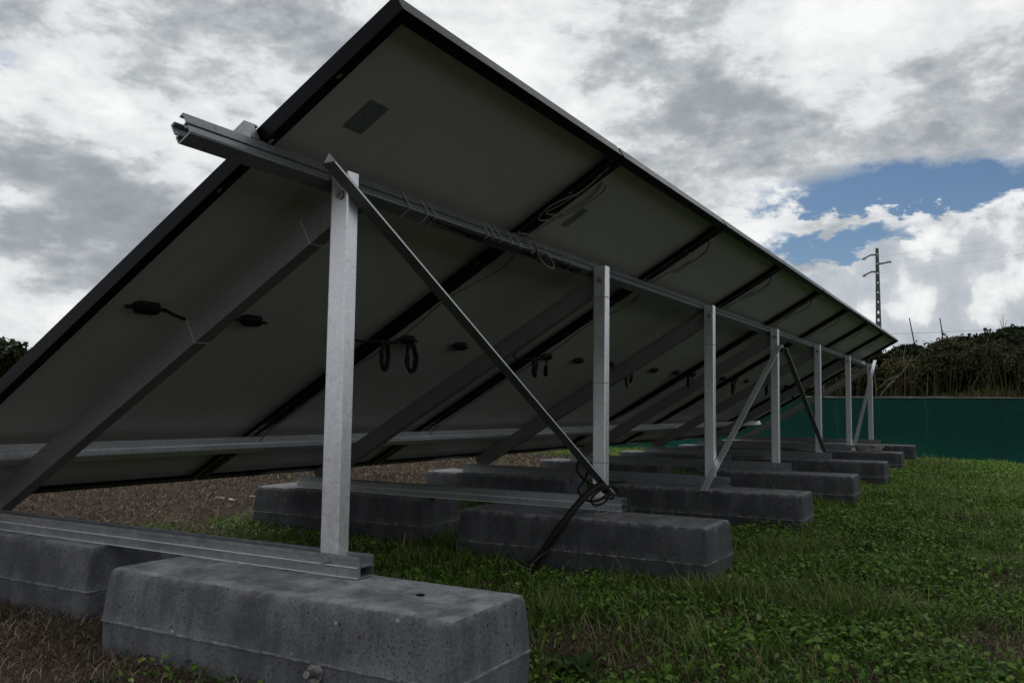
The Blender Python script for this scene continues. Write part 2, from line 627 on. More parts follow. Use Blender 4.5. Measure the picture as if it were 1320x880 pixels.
def cover(x, y):
    """share of green growth on the ground"""
    x = np.asarray(x, float)
    y = np.asarray(y, float)
    n = fbm(x * 2.2 + 5, y * 2.2 + 9, 4)
    n2 = fbm(x * 0.7 + 50, y * 0.7 + 90, 3)
    c = np.ones_like(x * 1.0)
    yy = y + (n - 0.5) * 0.9
    front = sst(1.55, 2.05, yy) * sst(9.5, 7.0, x + (n2 - 0.5) * 3)
    c = c * (1 - 0.96 * front)
    c = c * (1 - 0.97 * sst(0.42, 0.18, x + (n - 0.5) * 0.35) * sst(0.05, 0.35, y))
    c = c * (1 - 0.9 * sst(0.1, -0.2, x))
    for (px, py, pr, am) in [(1.15, -1.42, 0.34, 0.9), (0.62, -0.52, 0.24, 0.8), (1.55, -1.05, 0.25, 0.5), (0.55, -0.95, 0.22, 0.55), (2.1, -1.5, 0.3, 0.6), (1.0, -0.62, 0.2, 0.5)]:
        d = np.hypot(x - px, y - py) / pr + (n - 0.5) * 1.6
        c = c * (1 - am * sst(1.1, 0.55, d))
    c = c * (1 - 0.55 * sst(0.54, 0.68, n) * sst(6, 2, x))
    under = sst(0.35, 0.75, y) * sst(2.4, 1.6, y) * sst(0.3, 0.7, x)
    c = c * (1 - 0.62 * under) * (1 - 0.45 * sst(0.35, 0.6, n) * sst(1.35, 0.8, x) * sst(-0.9, -0.2, y))
    return np.clip(c, 0, 1)


# ------------------------------------------------------------------ ground sheet
def axis(lo, hi, step, far):
    a = list(np.arange(lo, hi + 1e-6, step))
    s, x = step, a[-1]
    while x < far:
        s *= 1.35
        x += s
        a.append(x)
    s, x = step, a[0]
    pre = []
    while x > -far:
        s *= 1.35
        x -= s
        pre.append(x)
    return np.array(pre[::-1] + a)


def attr_mesh(name, verts, counts, loops, mat, color=None, smooth=False, fac=None):
    """large mesh straight from arrays"""
    me = bpy.data.meshes.new(name)
    me.vertices.add(len(verts))
    me.vertices.foreach_set('co', np.asarray(verts, np.float32).ravel())
    counts = np.asarray(counts, np.int32)
    me.loops.add(int(counts.sum()))
    me.loops.foreach_set('vertex_index', np.asarray(loops, np.int32))
    me.polygons.add(len(counts))
    st_ = np.concatenate([[0], np.cumsum(counts)[:-1]]).astype(np.int32)
    me.polygons.foreach_set('loop_start', st_)
    if smooth:
        me.polygons.foreach_set('use_smooth', np.ones(len(counts), bool))
    me.update(calc_edges=True)
    if color is not None:
        a = me.attributes.new('tint', 'FLOAT_COLOR', 'POINT')
        cc = np.ones((len(verts), 4), np.float32)
        cc[:, :3] = color
        a.data.foreach_set('color', cc.ravel())
    if fac is not None:
        a = me.attributes.new(fac[0], 'FLOAT', 'POINT')
        a.data.foreach_set('value', np.asarray(fac[1], np.float32))
    me.materials.append(MT[mat])
    return me


def link(name, me, parent=None):
    o = bpy.data.objects.new(name, me)
    col.objects.link(o)
    o.parent = parent
    return o


xs = axis(-1.6, 11.6, 0.09, 500)
ys = axis(-4.5, 6.0, 0.09, 500)
X, Y = np.meshgrid(xs, ys, indexing='ij')
Zg = gz(X, Y)
nx, ny = X.shape
idx = np.arange(nx * ny).reshape(nx, ny)
quads = np.stack([idx[:-1, :-1], idx[1:, :-1], idx[1:, 1:], idx[:-1, 1:]], -1).reshape(-1, 4)
me = attr_mesh('ground', np.stack([X, Y, Zg], -1).reshape(-1, 3), np.full(len(quads), 4), quads.ravel(), 'ground', None, True, ('cover', cover(X, Y).ravel()))
tag(link('ground', me), kind='structure')

# ------------------------------------------------------------------ panels: plane of the row
TOP = Vector((0, -0.34819, 1.3501))
DS = Vector((0, 0.863417, -0.504491))      # down the slope
DN = Vector((0, -0.504491, -0.863417))     # out of the back of the panels
PITCH, PL, NP = 1.15, 2.1798, 8


def PP(x, s, o):
    return TOP + Vector((x, 0, 0)) + DS * s + DN * o


PW = PITCH - 0.018
X0 = 0.009


def panel_proto():
    root = empty('solar_panel', TOP, '', 'solar panel', 'solar panels in the tilted row')
    T = lambda x, s, o: DS * s + DN * o + Vector((x + X0, 0, 0))
    fr = MB()
    t, fl, hh = 0.0028, 0.030, 0.036
    for x0, x1, f0, f1 in ((0, t, 0, fl), (PW - t, PW, PW - fl, PW)):
        fr.box((x0, 0, -hh), (x1, PL, -0.0022), T)
        fr.box((f0, 0, -0.0021), (f1, PL, 0), T)
        fr.box((min(f0, PW - 0.012) if f0 else 0, 0, -hh - 0.0022), (0.012 if not f0 else PW, PL, -hh - 0.0001), T)
    for s0, s1, f0, f1 in ((0.0002, t, 0.0003, fl), (PL - t, PL - 0.0002, PL - fl, PL - 0.0003)):
        fr.box((t + 0.0001, s0, -hh + 0.0003), (PW - t - 0.0001, s1, -0.0024), T)
        fr.box((fl + 0.0001, f0, -0.0023), (PW - fl - 0.0001, f1, -0.0003), T)
        a, b = (s0, s0 + 0.012) if s0 < 1 else (s1 - 0.012, s1)
        fr.box((0.0121, a, -hh - 0.0021), (PW - 0.0121, b, -hh - 0.0002), T)
    fo = fr.build('frame', 'frame', root)
    hole = MB()
    for x in (0.014, PW - 0.014):
        for s in (0.20, 0.42, 0.60, 1.58, 1.76, 1.98):
            hole.box((x - 0.0045, s - 0.007, 0.0001), (x + 0.0045, s + 0.007, 0.0007), T)
    hole.build('drain_holes', 'bolt', fo)['kind'] = 'stuff'
    b = MB().box((t, t, -0.0285), (PW - t, PL - t, -0.0262), T)
    b.build('backsheet', 'back', root)
    c = MB().box((t, t, -0.0335), (PW - t, PL - t, -0.0287), T)
    c.build('solar_cells', 'cells', root)
    for x in (0.165, PW / 2 - 0.035, PW - 0.185):
        j = MB()
        w, h, d = 0.041, 0.018, 0.019
        out = [(-w, -h * .5), (-w * .7, -h), (w * .7, -h), (w, -h * .5), (w, h * .5), (w * .7, h), (-w * .7, h), (-w, h * .5)]
        k = len(out)
        vs = [T(x + a, PL / 2 + q, -0.0262) for a, q in out] + [T(x + a * .92, PL / 2 + q * .88, -0.0262 + d) for a, q in out]
        j.faces(vs, [(i, (i + 1) % k, k + (i + 1) % k, k + i) for i in range(k)] + [tuple(range(k)), tuple(range(k, 2 * k))])
        jo = j.build('junction_box', 'plastic', root)
        for sg in (-1, 1):
            l = MB().tube([T(x + sg * w, PL / 2, -0.017), T(x + sg * (w + 0.022), PL / 2 + 0.002, -0.016)], 0.0045, 6)
            l.build('cable_gland', 'plastic', jo)
    return root


proto = panel_proto()
ords = ['first', 'second', 'third', 'fourth', 'fifth', 'sixth', 'seventh', 'eighth']
panels = []
for k in range(NP):
    o = proto if k == 0 else copy_tree(proto)
    o.location = TOP + Vector((k * PITCH, 0, 0))
    if k == 0:
        o['label'] = 'solar panel at the open row end, where the upper rail sticks out past it'
    elif k == NP - 1:
        o['label'] = 'last solar panel of the row, at the end next to the green wall'
    else:
        o['label'] = '%s solar panel of the row, counted from the end with the projecting rail' % ords[k]
    panels.append(o)
# nameplates differ in size from panel to panel
for k, (x, s0, s1, w) in enumerate([(0.177, 0.232, 0.328, 0.068), (0.185, 0.245, 0.345, 0.045), (0.195, 0.25, 0.345, 0.045), (0.19, 0.25, 0.34, 0.045), (0.19, 0.25, 0.34, 0.045)]):
    T = lambda a, s, o: DS * s + DN * o + Vector((a, 0, 0))
    pl = MB().box((x, s0, -0.0260), (x + w, s1, -0.0255), T).build('nameplate', 'plate', panels[k])
    if k == 0:
        pl['label'] = 'large dark printed nameplate'

# ------------------------------------------------------------------ mounting frame
POSTX = [0.192, 1.680, 3.077, 4.546, 6.07, 7.65, 9.24]
DZ = [0, 0, -0.012, -0.015, -0.008, 0, 0.012]
PY = -0.0580
RT, RH = 0.2352, 0.047        # top of the base rails, their height
rack = empty('mounting_frame', (0.2, 0, 0.2), 'grey metal mounting frame of posts, rails and braces carrying the row of solar panels', 'mounting frame')
RO = Vector((0.2, 0, 0.2))


def ring(mb, outer, inner, p0, p1, ux, uy):
    """hollow section"""
    p0, p1, ux, uy = map(Vector, (p0, p1, ux, uy))
    n = len(outer)
    vs = []
    for o in (p0, p1):
        for pr in (outer, inner):
            vs += [o + ux * a + uy * b for a, b in pr]
    fs = []
    for i in range(n):
        j = (i + 1) % n
        fs += [(i, j, 2 * n + j, 2 * n + i), (n + j, n + i, 3 * n + i, 3 * n + j), (i, n + i, n + j, j), (2 * n + i, 2 * n + j, 3 * n + j, 3 * n + i)]
    mb.faces(vs, fs)


def rrect(w, h, r, k=3):
    out = []
    for cx, cy, a0 in ((w - r, h - r, 0), (r, h - r, 90), (r, r, 180), (w - r, r, 270)):
        for i in range(k + 1):
            a = rad(a0 + 90 * i / k)
            out.append((cx + r * math.cos(a), cy + r * math.sin(a)))
    return out


def hexbolt(mb, c, nrm, r, h, up=(0, 0, 1)):
    c, nrm = Vector(c), Vector(nrm).normalized()
    a = nrm.orthogonal().normalized()
    b = nrm.cross(a)
    for rr, z0, z1, n in ((r * 1.55, 0, h * 0.3, 14), (r, h * 0.3, h, 6), (r * 0.55, h, h * 1.8, 8)):
        vs = [c + nrm * z + (a * math.cos(2 * math.pi * i / n) + b * math.sin(2 * math.pi * i / n)) * rr for z in (z0, z1) for i in range(n)]
        mb.faces(vs, [(i, (i + 1) % n, n + (i + 1) % n, n + i) for i in range(n)] + [tuple(range(n))[::-1], tuple(range(n, 2 * n))])


# base rail outline: front wall with two raised ribs, slotted top, web at half height
RW = 0.052


def base_rail(x, z, y0, y1):
    mb = MB()
    h = RH
    front = [(-.004, 0), (-.004, h * .045), (0.003, h * .065), (0.003, h * .46), (-.004, h * .48), (-.004, h * .515), (0.003, h * .535), (0.003, h * .80), (0.001, h * .82), (0.001, h), (0.0055, h), (0.0055, 0.0)]
    mb.extrude(front, (x, y0, z), (x, y1, z), (1, 0, 0), (0, 0, 1))
    mb.extrude([(RW - a, b) for a, b in front], (x, y0, z), (x, y1, z), (1, 0, 0), (0, 0, 1))
    for a, b in ((0.0, 0.0035), (h * .48, h * .48 + 0.003)):
        mb.extrude([(0.0056, a + .0002), (RW - 0.0056, a + .0002), (RW - 0.0056, b), (0.0056, b)], (x, y0 + .001, z), (x, y1 - .001, z), (1, 0, 0), (0, 0, 1))
    return mb


def l_profile(a, t):
    return [(0, 0), (a, 0), (a, t), (t, t), (t, a), (0, a)]


rafters = []
for i, px in enumerate(POSTX):
    z = RT + DZ[i]
    # base rail lying along two blocks
    br = base_rail(px - 0.010, z - RH, -0.129, 1.47).build('base_rail', 'alu' if i < 2 else 'alub', rack, RO)
    for zz in (RH * 0.49, 0.0004):  # added bright strips: the glint along the polished ribs, put into colour
        rb = MB().box((px - 0.0146, -0.1285, z - RH + zz), (px - 0.0138, 1.4695, z - RH + zz + 0.0021))
        rb.build('glint_strip', 'glint_strip' if i < 2 else 'alu', br, RO)
    bm_ = MB()
    hexbolt(bm_, (px - 0.0072, PY + 0.026, z - RH * 0.42), (-1, 0, 0), 0.0075, 0.007)
    bm_.build('bolt', 'bolt', br, RO)
    # post
    p = MB()
    ou = rrect(0.040, 0.052, 0.004)
    inn = [(0.020 + (a - 0.020) * 0.88, 0.026 + (b - 0.026) * 0.90) for a, b in ou]
    lean = 0.004 if i in (0, 3) else 0
    ring(p, ou, inn, (px, PY, z - 0.022), (px + lean, PY, 1.106), (1, 0, 0), (0, 1, 0))
    po = p.build('post', 'galv', rack, RO)
    b2 = MB()
    hexbolt(b2, (px - 0.0003, PY + 0.022, 1.052), (-1, 0, 0), 0.0075, 0.007)
    b2.build('bolt', 'bolt', po, RO)
    for tz in {1: (0.985, 0.66, 0.36), 0: (), 2: (0.9,), 3: ()}.get(i, ()):
        tt = MB()
        o2 = [(0.02 + (a - 0.02) * 1.06, 0.026 + (b - 0.026) * 1.05) for a, b in ou]
        ring(tt, o2, ou, (px, PY, tz), (px, PY, tz + 0.003), (1, 0, 0), (0, 1, 0))
        tt.build('cable_tie', 'tie', po, RO)
    # rafter: C section under the rails, web towards the open end
    xr = px + 0.043
    d, f_, t_ = 0.068, 0.042, 0.003
    cprof = [(0, 0), (f_, 0), (f_, t_), (t_, t_), (t_, d - t_), (f_, d - t_), (f_, d), (0, d)]
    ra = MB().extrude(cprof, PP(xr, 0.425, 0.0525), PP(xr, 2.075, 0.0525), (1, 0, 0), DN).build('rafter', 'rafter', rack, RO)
    if i == 0:
        for s in (0.575, 1.03):
            tt = MB()
            e = 0.002
            ring(tt, [(-e, -e), (f_ + e, -e), (f_ + e, d + e), (-e, d + e)], [(-.0005, -.0005), (f_ + .0005, -.0005), (f_ + .0005, d + .0005), (-.0005, d + .0005)],
                 PP(xr, s, 0.0525), PP(xr, s + 0.0045, 0.0525), (1, 0, 0), DN)
            tt.build('cable_tie', 'tie', ra, RO)

# purlin rails under the panels: U section with a T slot upward and a groove in each side
RWD = 0.040
W_, G0, G1 = RWD, 0.0245, 0.0315
left = [(0, 0), (0, G0), (.0065, G0 + .0008), (.0065, G1 - .0008), (0, G1), (0, .047), (.003, .050)]
inner = [(.0035, .046), (.0035, G1 + .003), (.0095, G1 + .0015), (.0095, G0 - .0015), (.003, G0 - .003), (.003, .005), (.012, .003), (.012, 0)]
rp = left + [(W_ - a, b) for a, b in left[::-1]] + [(W_ - a, b) for a, b in inner[::-1]] + inner
for s0, xa, xb in ((0.428, -0.205, 9.215), (1.805, -0.19, 9.215)):
    rl = MB()
    rl.extrude(rp, PP(xa, s0, 0.0015), PP(xb, s0, 0.0015), DS * 1.0, DN)
    ro_ = rl.build('panel_rail', 'alub' if s0 < 1 else 'galv', rack, RO)
    # end clamps at both ends and mid clamps between panels
    for k in range(NP + 1):
        xk = k * PITCH
        cl = MB()
        if k in (0, NP):
            sg = -1 if k == 0 else 1
            a, b = sorted((xk + sg * (-0.008), xk + sg * 0.030))
            a, b = (xk - 0.030, xk + 0.0075) if k == 0 else (xk - 0.0075, xk + 0.030)
            cl.box((a, s0 - 0.002, -0.0445), (b, s0 + 0.042, -0.0385), PP)
            a2, b2 = (xk - 0.030, xk - 0.004) if k == 0 else (xk + 0.004, xk + 0.030)
            cl.box((a2, s0 - 0.002, -0.0384), (b2, s0 + 0.042, 0.0012), PP)
            co = cl.build('end_clamp', 'alu', ro_, RO)
        else:
            cl.box((xk - 0.020, s0 - 0.005, -0.0445), (xk + 0.020, s0 + 0.045, -0.0385), PP)
            cl.box((xk - 0.006, s0 - 0.005, -0.0384), (xk + 0.006, s0 + 0.045, 0.001), PP)
            co = cl.build('mid_clamp', 'frame', ro_, RO)

# diagonal braces of angle section on the outer side of the posts
for (a, b, flip) in [((0.105, 1.098), (1.706, 0.238), 1), ((4.50, 0.995), (2.815, 0.172), -1), ((4.640, 0.985), (6.075, 0.236), 1), ((9.345, 1.152), (7.58, 0.186), -1)]:
    A, Bq = Vector((a[0], -0.0612, a[1])), Vector((b[0], -0.0612, b[1]))
    t = (Bq - A).normalized()
    up = Vector((-t.z, 0, t.x)) if t.x > 0 else Vector((t.z, 0, -t.x))
    if up.z < 0:
        up = -up
    uv = up if flip > 0 else -up
    mb = MB().extrude(l_profile(0.034, 0.0032), A, Bq, (0, -1, 0), uv)
    bo = mb.build('brace', 'alub' if flip > 0 else 'galv', rack, RO)  # braces showing their underside get a darker metal: shade put into colour
    ce = MB().extrude([(0.0342, 0.0001), (0.0349, 0.0001), (0.0349, 0.0031), (0.0342, 0.0031)], A + t * .002, Bq - t * .002, (0, -1, 0), uv)  # added strip: sky light caught by the outer edge, put into colour
    ce.build('edge_glint', 'glint_strip', bo, RO)
    for q in (0.075, (Bq - A).length - 0.05):
        hb = MB()
        hexbolt(hb, A + t * q + Vector((0, -0.0033, 0)) + uv * 0.018, (0, -1, 0), 0.007, 0.006)
        hb.build('bolt', 'bolt', bo, RO)

# ------------------------------------------------------------------ concrete blocks
BL, BW, BH = 0.93, 0.262, 0.215     # top length, top width, height


def make_block(seed, name='concrete_block'):
    r_ = np.random.default_rng(seed)
    #           z    growth of half width, growth of half length
    prof = [(-0.03, .016, .008), (0.03, .0165, .009), (0.060, .017, .010), (0.070, .017, .010), (0.0715, .0205, .0125), (0.0740, .0205, .0125), (0.0765, .018, .010), (0.10, .0155, .009), (0.13, .012, .0075), (0.155, .0078, .0062), (0.170, .0050, .0050), (0.1795, .0022, .0040), (0.1852, -.0028, .0015), (0.1878, -.0110, -.004)]
    lip = [0, 0, 0, .2, 1, 1, .2, 0, 0, 0, .05, .45, .8, .5]
    vs, lp, fs = [], [], []
    nl, nw, nc = 46, 14, 2
    for (z, gw, gl), lv in zip(prof, lip):
        hw, hl, rc = BW / 2 + gw, BL / 2 + gl, 0.007
        pts = []
        for (cx, cy, a0, ex, ey, n) in ((hw - rc, hl - rc, 0, -hw + rc, hl, nw), (-hw + rc, hl - rc, 90, -hw, -hl + rc, nl), (-hw + rc, -hl + rc, 180, hw - rc, -hl, nw), (hw - rc, -hl + rc, 270, hw, hl - rc, nl)):
            for i in range(nc + 1):
                a = rad(a0 + 90 * i / nc)
                pts.append((cx + rc * math.cos(a), cy + rc * math.sin(a)))
            lx, ly = pts[-1]
            for i in range(1, n):
                pts.append((lx + (ex - lx) * i / n, ly + (ey - ly) * i / n))
        for (x, y) in pts:
            k = 0.0011 if lv < .1 else 0.00035
            vs.append((x + r_.normal() * k, y + r_.normal() * k, z + r_.normal() * k * 0.6))
            lp.append(lv * (0.6 + 0.4 * r_.random()))
    m = len(pts)
    cnt, loops = [], []
    for j in range(len(prof) - 1):
        for i in range(m):
            loops += [j * m + i, j * m + (i + 1) % m, (j + 1) * m + (i + 1) % m, (j + 1) * m + i]
            cnt.append(4)
    # top: strips between the two long sides
    t0 = (len(prof) - 1) * m
    # inner grid
    hw, hl = BW / 2 - 0.03, BL / 2 - 0.03
    base = len(vs)
    gx, gy = 9, 34
    for a in range(gx):
        for b in range(gy):
            x, y = -hw + 2 * hw * a / (gx - 1), -hl + 2 * hl * b / (gy - 1)
            vs.append((x, y, 0.1885 + r_.normal() * 0.0007 - 0.002 * float(vnoise(x * 12 + seed * 3, y * 12))))
            lp.append(0)
    for a in range(gx - 1):
        for b in range(gy - 1):
            i0 = base + a * gy + b
            loops += [i0, i0 + gy, i0 + gy + 1, i0 + 1]
            cnt.append(4)
    bm = bmesh.new()
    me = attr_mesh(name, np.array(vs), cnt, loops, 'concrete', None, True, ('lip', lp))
    bm.from_mesh(me)
    bm.verts.ensure_lookup_table()
    # bridge rim ring and the grid border
    bm.edges.ensure_lookup_table()
    bd = [e for e in bm.edges if e.is_boundary and all(v.co.z > 0.15 for v in e.verts)]
    bmesh.ops.bridge_loops(bm, edges=bd)
    bmesh.ops.recalc_face_normals(bm, faces=bm.faces)
    for f in bm.faces:
        f.smooth = True
    bm.to_mesh(me)
    bm.free()
    me.set_sharp_from_angle(angle=rad(38))
    return me


bmeshes = [make_block(s) for s in range(5)]
INX = [px + 0.076 for px in POSTX]
BX = [0.1165, 1.552, 2.968, 4.405, 5.95, 7.53, 9.13]
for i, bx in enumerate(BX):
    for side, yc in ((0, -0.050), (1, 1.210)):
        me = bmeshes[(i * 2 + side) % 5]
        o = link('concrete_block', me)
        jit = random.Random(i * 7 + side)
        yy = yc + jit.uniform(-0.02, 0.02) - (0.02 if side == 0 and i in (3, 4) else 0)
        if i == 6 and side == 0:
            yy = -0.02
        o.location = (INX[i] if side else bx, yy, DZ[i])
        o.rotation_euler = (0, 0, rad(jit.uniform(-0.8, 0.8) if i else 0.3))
        tn = (1.15 if side == 0 else 0.95) if i == 0 else (0.46 if side == 0 else 0.55) + 0.16 * jit.random()  # later blocks tinted darker: dirty concrete plus panel shade put into colour
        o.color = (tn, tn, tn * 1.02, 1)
        where = 'outer' if side == 0 else 'inner'
        if i == 0:
            lab = 'grey concrete ballast block with a threaded bolt in its long face' if side == 0 else 'stained concrete ballast block end to end with the block that holds a threaded bolt'
        elif i == 6:
            lab = '%s concrete ballast block under the last base rail, nearest the green wall' % ('outer' if side == 0 else 'inner, low-edge')
        else:
            lab = '%s concrete ballast block under the %s post, counted from the projecting rail end' % ('outer' if side == 0 else 'inner, low-edge', ords[i])
        tag(o, lab, 'concrete block', 'concrete ballast blocks under the base rails')
        if i == 0 and side == 0:
            first_block = o

# cast-in anchor socket in the upper face, and a chalk scratch down the long face
for bxy in ((0.125, -0.335),):
    an = MB()
    an.tube([(bxy[0], bxy[1], 0.1866), (bxy[0], bxy[1], 0.1900)], 0.0085, 12)
    ao = an.build('anchor_socket', 'plastic', first_block)
    ao.data.transform((Matrix.Translation(first_block.location) @ first_block.rotation_euler.to_matrix().to_4x4()).inverted())
# threaded lifting bolt in the first block
hb = MB()
c0 = Vector((-0.0330, -0.206, 0.056))
n_ = Vector((-0.97, -0.05, 0.10)).normalized()
hexbolt(hb, c0, n_, 0.0125, 0.007)
pts = [c0 + n_ * (0.004 + 0.0017 * k) for k in range(15)]
hb.tube(pts, [0.0086 if k % 2 else 0.0068 for k in range(15)], 10)
bo = hb.build('threaded_bolt', 'bolt')
bo.parent = first_block
bo.matrix_parent_inverse = Matrix.Identity(4)
wm = Matrix.Translation(first_block.location) @ first_block.rotation_euler.to_matrix().to_4x4()
bo.data.transform(wm.inverted())

# ------------------------------------------------------------------ cables
def cable(pts, r, label, mat='cable', group=None, n=8, cat='cable', name='cable', sides=6):
    o = MB().tube(spline(pts, n), r, sides).build(name, mat)
    return tag(o, label, cat, group)


def coil(cx, s, o0, rx, rz, turns, seed, r=0.0038, tail=None):
    """oval hank hanging from the back of the panels"""
    q = random.Random(seed)
    c = PP(cx, s, o0)
    pts = []
    for k in range(int(turns * 14) + 1):
        a = 2 * math.pi * k / 14
        w = 1 + 0.12 * math.sin(k * 0.7 + seed)
        pts.append(c + Vector((math.cos(a) * rx * w, 0.35 * math.cos(a) * rx + q.uniform(-.004, .004) + 0.003 * math.sin(k), math.sin(a) * rz * w - rz)))
    return pts


for k in range(1, NP):
    xk = k * PITCH
    jb = k * PITCH + X0 + 0.165
    # run from the left panel's last box across the joint to this panel's first box, with a hank
    pts = [PP(xk - 0.20, 1.09, -0.012), PP(xk - 0.13, 1.10, 0.004), PP(xk - 0.05, 1.085, 0.012), PP(xk + 0.02, 1.08, 0.010), PP(xk + 0.08, 1.085, 0.006), PP(jb - 0.045, 1.09, -0.016)]
    cable(pts, 0.0045, 'black cable crossing the joint between the %s and %s solar panel at half height' % (ords[k - 1], ords[k]), group='cables joining neighbouring panels')
    hank = coil(xk + 0.015, 1.085, 0.012, 0.036, 0.040 + 0.008 * (k % 2), 3.6, k)
    cable(hank, 0.0056, 'small hank of black cable hanging at the joint of the %s and %s panel' % (ords[k - 1], ords[k]), group='hanks of cable at the panel joints', n=2)
    if k == 1:
        h2 = coil(jb + 0.03, 1.10, -0.004, 0.055, 0.052, 3.3, 11)
        cable(h2, 0.0054, 'open oval hank of black cable below the first junction box of the second panel', group='hanks of cable at the panel joints', n=2)
    else:
        a = PP(jb - 0.005, 1.10, -0.002)
        cn = MB()
        e = a + Vector((0.035 * (1 if k % 2 == 0 else 0.1), 0.02, -0.075))
        cn.tube(spline([a, a.lerp(e, .3) + Vector((0.006, 0, 0.004)), e], 5), 0.004, 6)
        cn.tube([a.lerp(e, .35), a.lerp(e, .4), a.lerp(e, .95), e], [0.006, 0.0105, 0.0105, 0.006], 8)
        tag(cn.build('cable_connector', 'plastic'), 'black plug connector dangling under the first junction box of the %s panel' % ords[k], 'connector', 'plug connectors dangling from the panels')
# thin leads along the frames down the slope
for k, off in ((1, 0.050), (2, 0.060), (3, 0.055)):
    xk = k * PITCH
    pts = [PP(xk + 0.03, 0.48, 0.03), PP(xk + off + 0.05, 0.60, 0.012), PP(xk + off, 0.80, 0.004), PP(xk + off + 0.02, 1.0, 0.006), PP(xk + off, 1.3, 0.002), PP(xk + off - 0.01, 1.6, 0.006), PP(xk + off - 0.02, 1.78, 0.012), PP(xk + off - 0.02, 1.84, 0.052)]
    cable(pts, 0.0026, 'thin drab lead running down the slope beside the joint of the %s and %s panel' % (ords[k - 1], ords[k]), 'wire', 'thin leads down the panel slope')
# lead of the first panel's first junction box, tied over the rafter
cable([PP(0.216, 1.090, -0.016), PP(0.222, 1.078, -0.008), PP(0.226, 1.060, 0.018), PP(0.229, 1.032, 0.049)], 0.0048, 'short black lead from a junction box to the rafter nearest the open row end')
# loops of drab cable at the first joint above the upper rail
for q, (ds, wx, r) in enumerate([(0.0, 0.085, 0.0024), (0.03, 0.065, 0.0022)]):
    pts = [PP(1.15 - 0.012, 0.055 + ds, 0.006), PP(1.145, 0.16, 0.012), PP(1.085 + ds, 0.26, 0.016), PP(1.10, 0.325 - ds, 0.018), PP(1.165, 0.315 - ds, 0.015), PP(1.15 + wx, 0.24, 0.012), PP(1.15 + wx + 0.008, 0.13 + ds, 0.010), PP(1.19, 0.11, 0.008),
           PP(1.205, 0.17, 0.012), PP(1.195, 0.27, 0.012), PP(1.18, 0.36, 0.012), PP(1.165, 0.43, 0.030), PP(1.18, 0.46, 0.055)]
    cable(pts, r, ['wide loop of drab cable over the first panel joint above the upper rail', 'inner loop of drab cable over the first panel joint above the upper rail'][q], 'wire', 'loops of drab cable at the panel joints')
for k in range(2, NP):
    xk = k * PITCH
    pts = [PP(xk + 0.035, 0.10, 0.004), PP(xk + 0.105, 0.15, 0.012), PP(xk + 0.115, 0.25, 0.012), PP(xk + 0.055, 0.33, 0.012), PP(xk + 0.045, 0.42, 0.010)]
    cable(pts, 0.0038, 'thin slack lead above the upper rail beside the joint of the %s and %s panel' % (ords[k - 1], ords[k]), 'wire', 'loops of drab cable at the panel joints')


# wires bound round the upper rail between the first and the second post
def rail_ring(x, w, slack, r=0.0022):
    s0, s1 = 0.428, 0.468
    e = 0.003
    pts = [PP(x, s0 - e, 0.004), PP(x + w * .3, s0 - e, 0.03), PP(x + w * .5, s0 - e, 0.0525), PP(x + w * .7, s0 + 0.02, 0.054 + slack), PP(x + w, s1 + e, 0.0525), PP(x + w, s1 + e, 0.004)]
    return pts


for q, x in enumerate([0.50, 0.58, 0.615, 0.90, 0.935, 0.975, 1.05, 1.10, 1.17, 1.30, 1.44, 1.48]):
    t_ = cable(rail_ring(x, 0.008 + 0.006 * (q % 3), 0.004 * (q % 2)), 0.0018, 'wire tie wound round the upper rail between the first two posts', 'tie', 'wire ties on the upper rail', 5, 'wire tie', 'wire_tie', 5)
for q, lab in enumerate(['upper', 'middle', 'lowest']):
    pts = [PP(0.62 + 0.10 * q, 0.440 + .008 * q, 0.0540), PP(0.85, 0.442 + .008 * q, 0.0555), PP(1.02, 0.440 + .007 * q, 0.0570 + 0.004 * q), PP(1.18, 0.436 + .006 * q, 0.058), PP(1.30, 0.440 + .006 * q, 0.058 + 0.006 * q), PP(1.42, 0.44 + .008 * q, 0.057), PP(1.60, 0.44 + .01 * q, 0.0555)]
    cable(pts, 0.0034, '%s cable of three strung along under the upper rail between the first two posts' % lab, 'cable', 'cables strung under the upper rail')
cable([PP(1.13, 0.425, 0.0), PP(1.16, 0.40, 0.02), PP(1.20, 0.415, 0.05), PP(1.25, 0.44, 0.075), PP(1.33, 0.45, 0.088), PP(1.37, 0.45, 0.07), PP(1.31, 0.43, 0.05), PP(1.22, 0.425, 0.05), PP(1.17, 0.43, 0.07)], 0.0034, 'tangled cable looped over the upper rail at the first panel joint', 'wire')

# corrugated conduit from the second post's foot to the ground, with slack loops
cp = spline([(1.64, -0.078, 0.262), (1.59, -0.085, 0.285), (1.535, -0.080, 0.279), (1.465, -0.062, 0.243), (1.402, -0.020, 0.165), (1.378, 0.030, 0.085), (1.368, 0.072, 0.02), (1.364, 0.086, -0.04)], 20)
tag(MB().tube(cp, [0.0135 if k % 2 else 0.0115 for k in range(len(cp))], 9).build('conduit', 'cable'), 'black corrugated conduit slanting from the second post foot down into the grass', 'conduit')
for pts, lab in [([(1.60, -0.09, 0.27), (1.53, -0.06, 0.30), (1.50, -0.03, 0.34), (1.505, -0.035, 0.375), (1.53, -0.06, 0.37), (1.53, -0.05, 0.32), (1.51, -0.03, 0.27), (1.53, -0.06, 0.235), (1.58, -0.09, 0.24), (1.62, -0.10, 0.262)], 'tall slack loop of black cable at the foot of the second post'),
                 ([(1.63, -0.10, 0.255), (1.58, -0.10, 0.228), (1.53, -0.085, 0.222), (1.51, -0.08, 0.245), (1.55, -0.10, 0.275), (1.60, -0.12, 0.285), (1.64, -0.125, 0.268), (1.62, -0.115, 0.240), (1.57, -0.10, 0.25)], 'flat tangled loop of black cable at the foot of the second post')]:
    cable(pts, 0.0046, lab, group='slack loops at the second post foot', n=6)
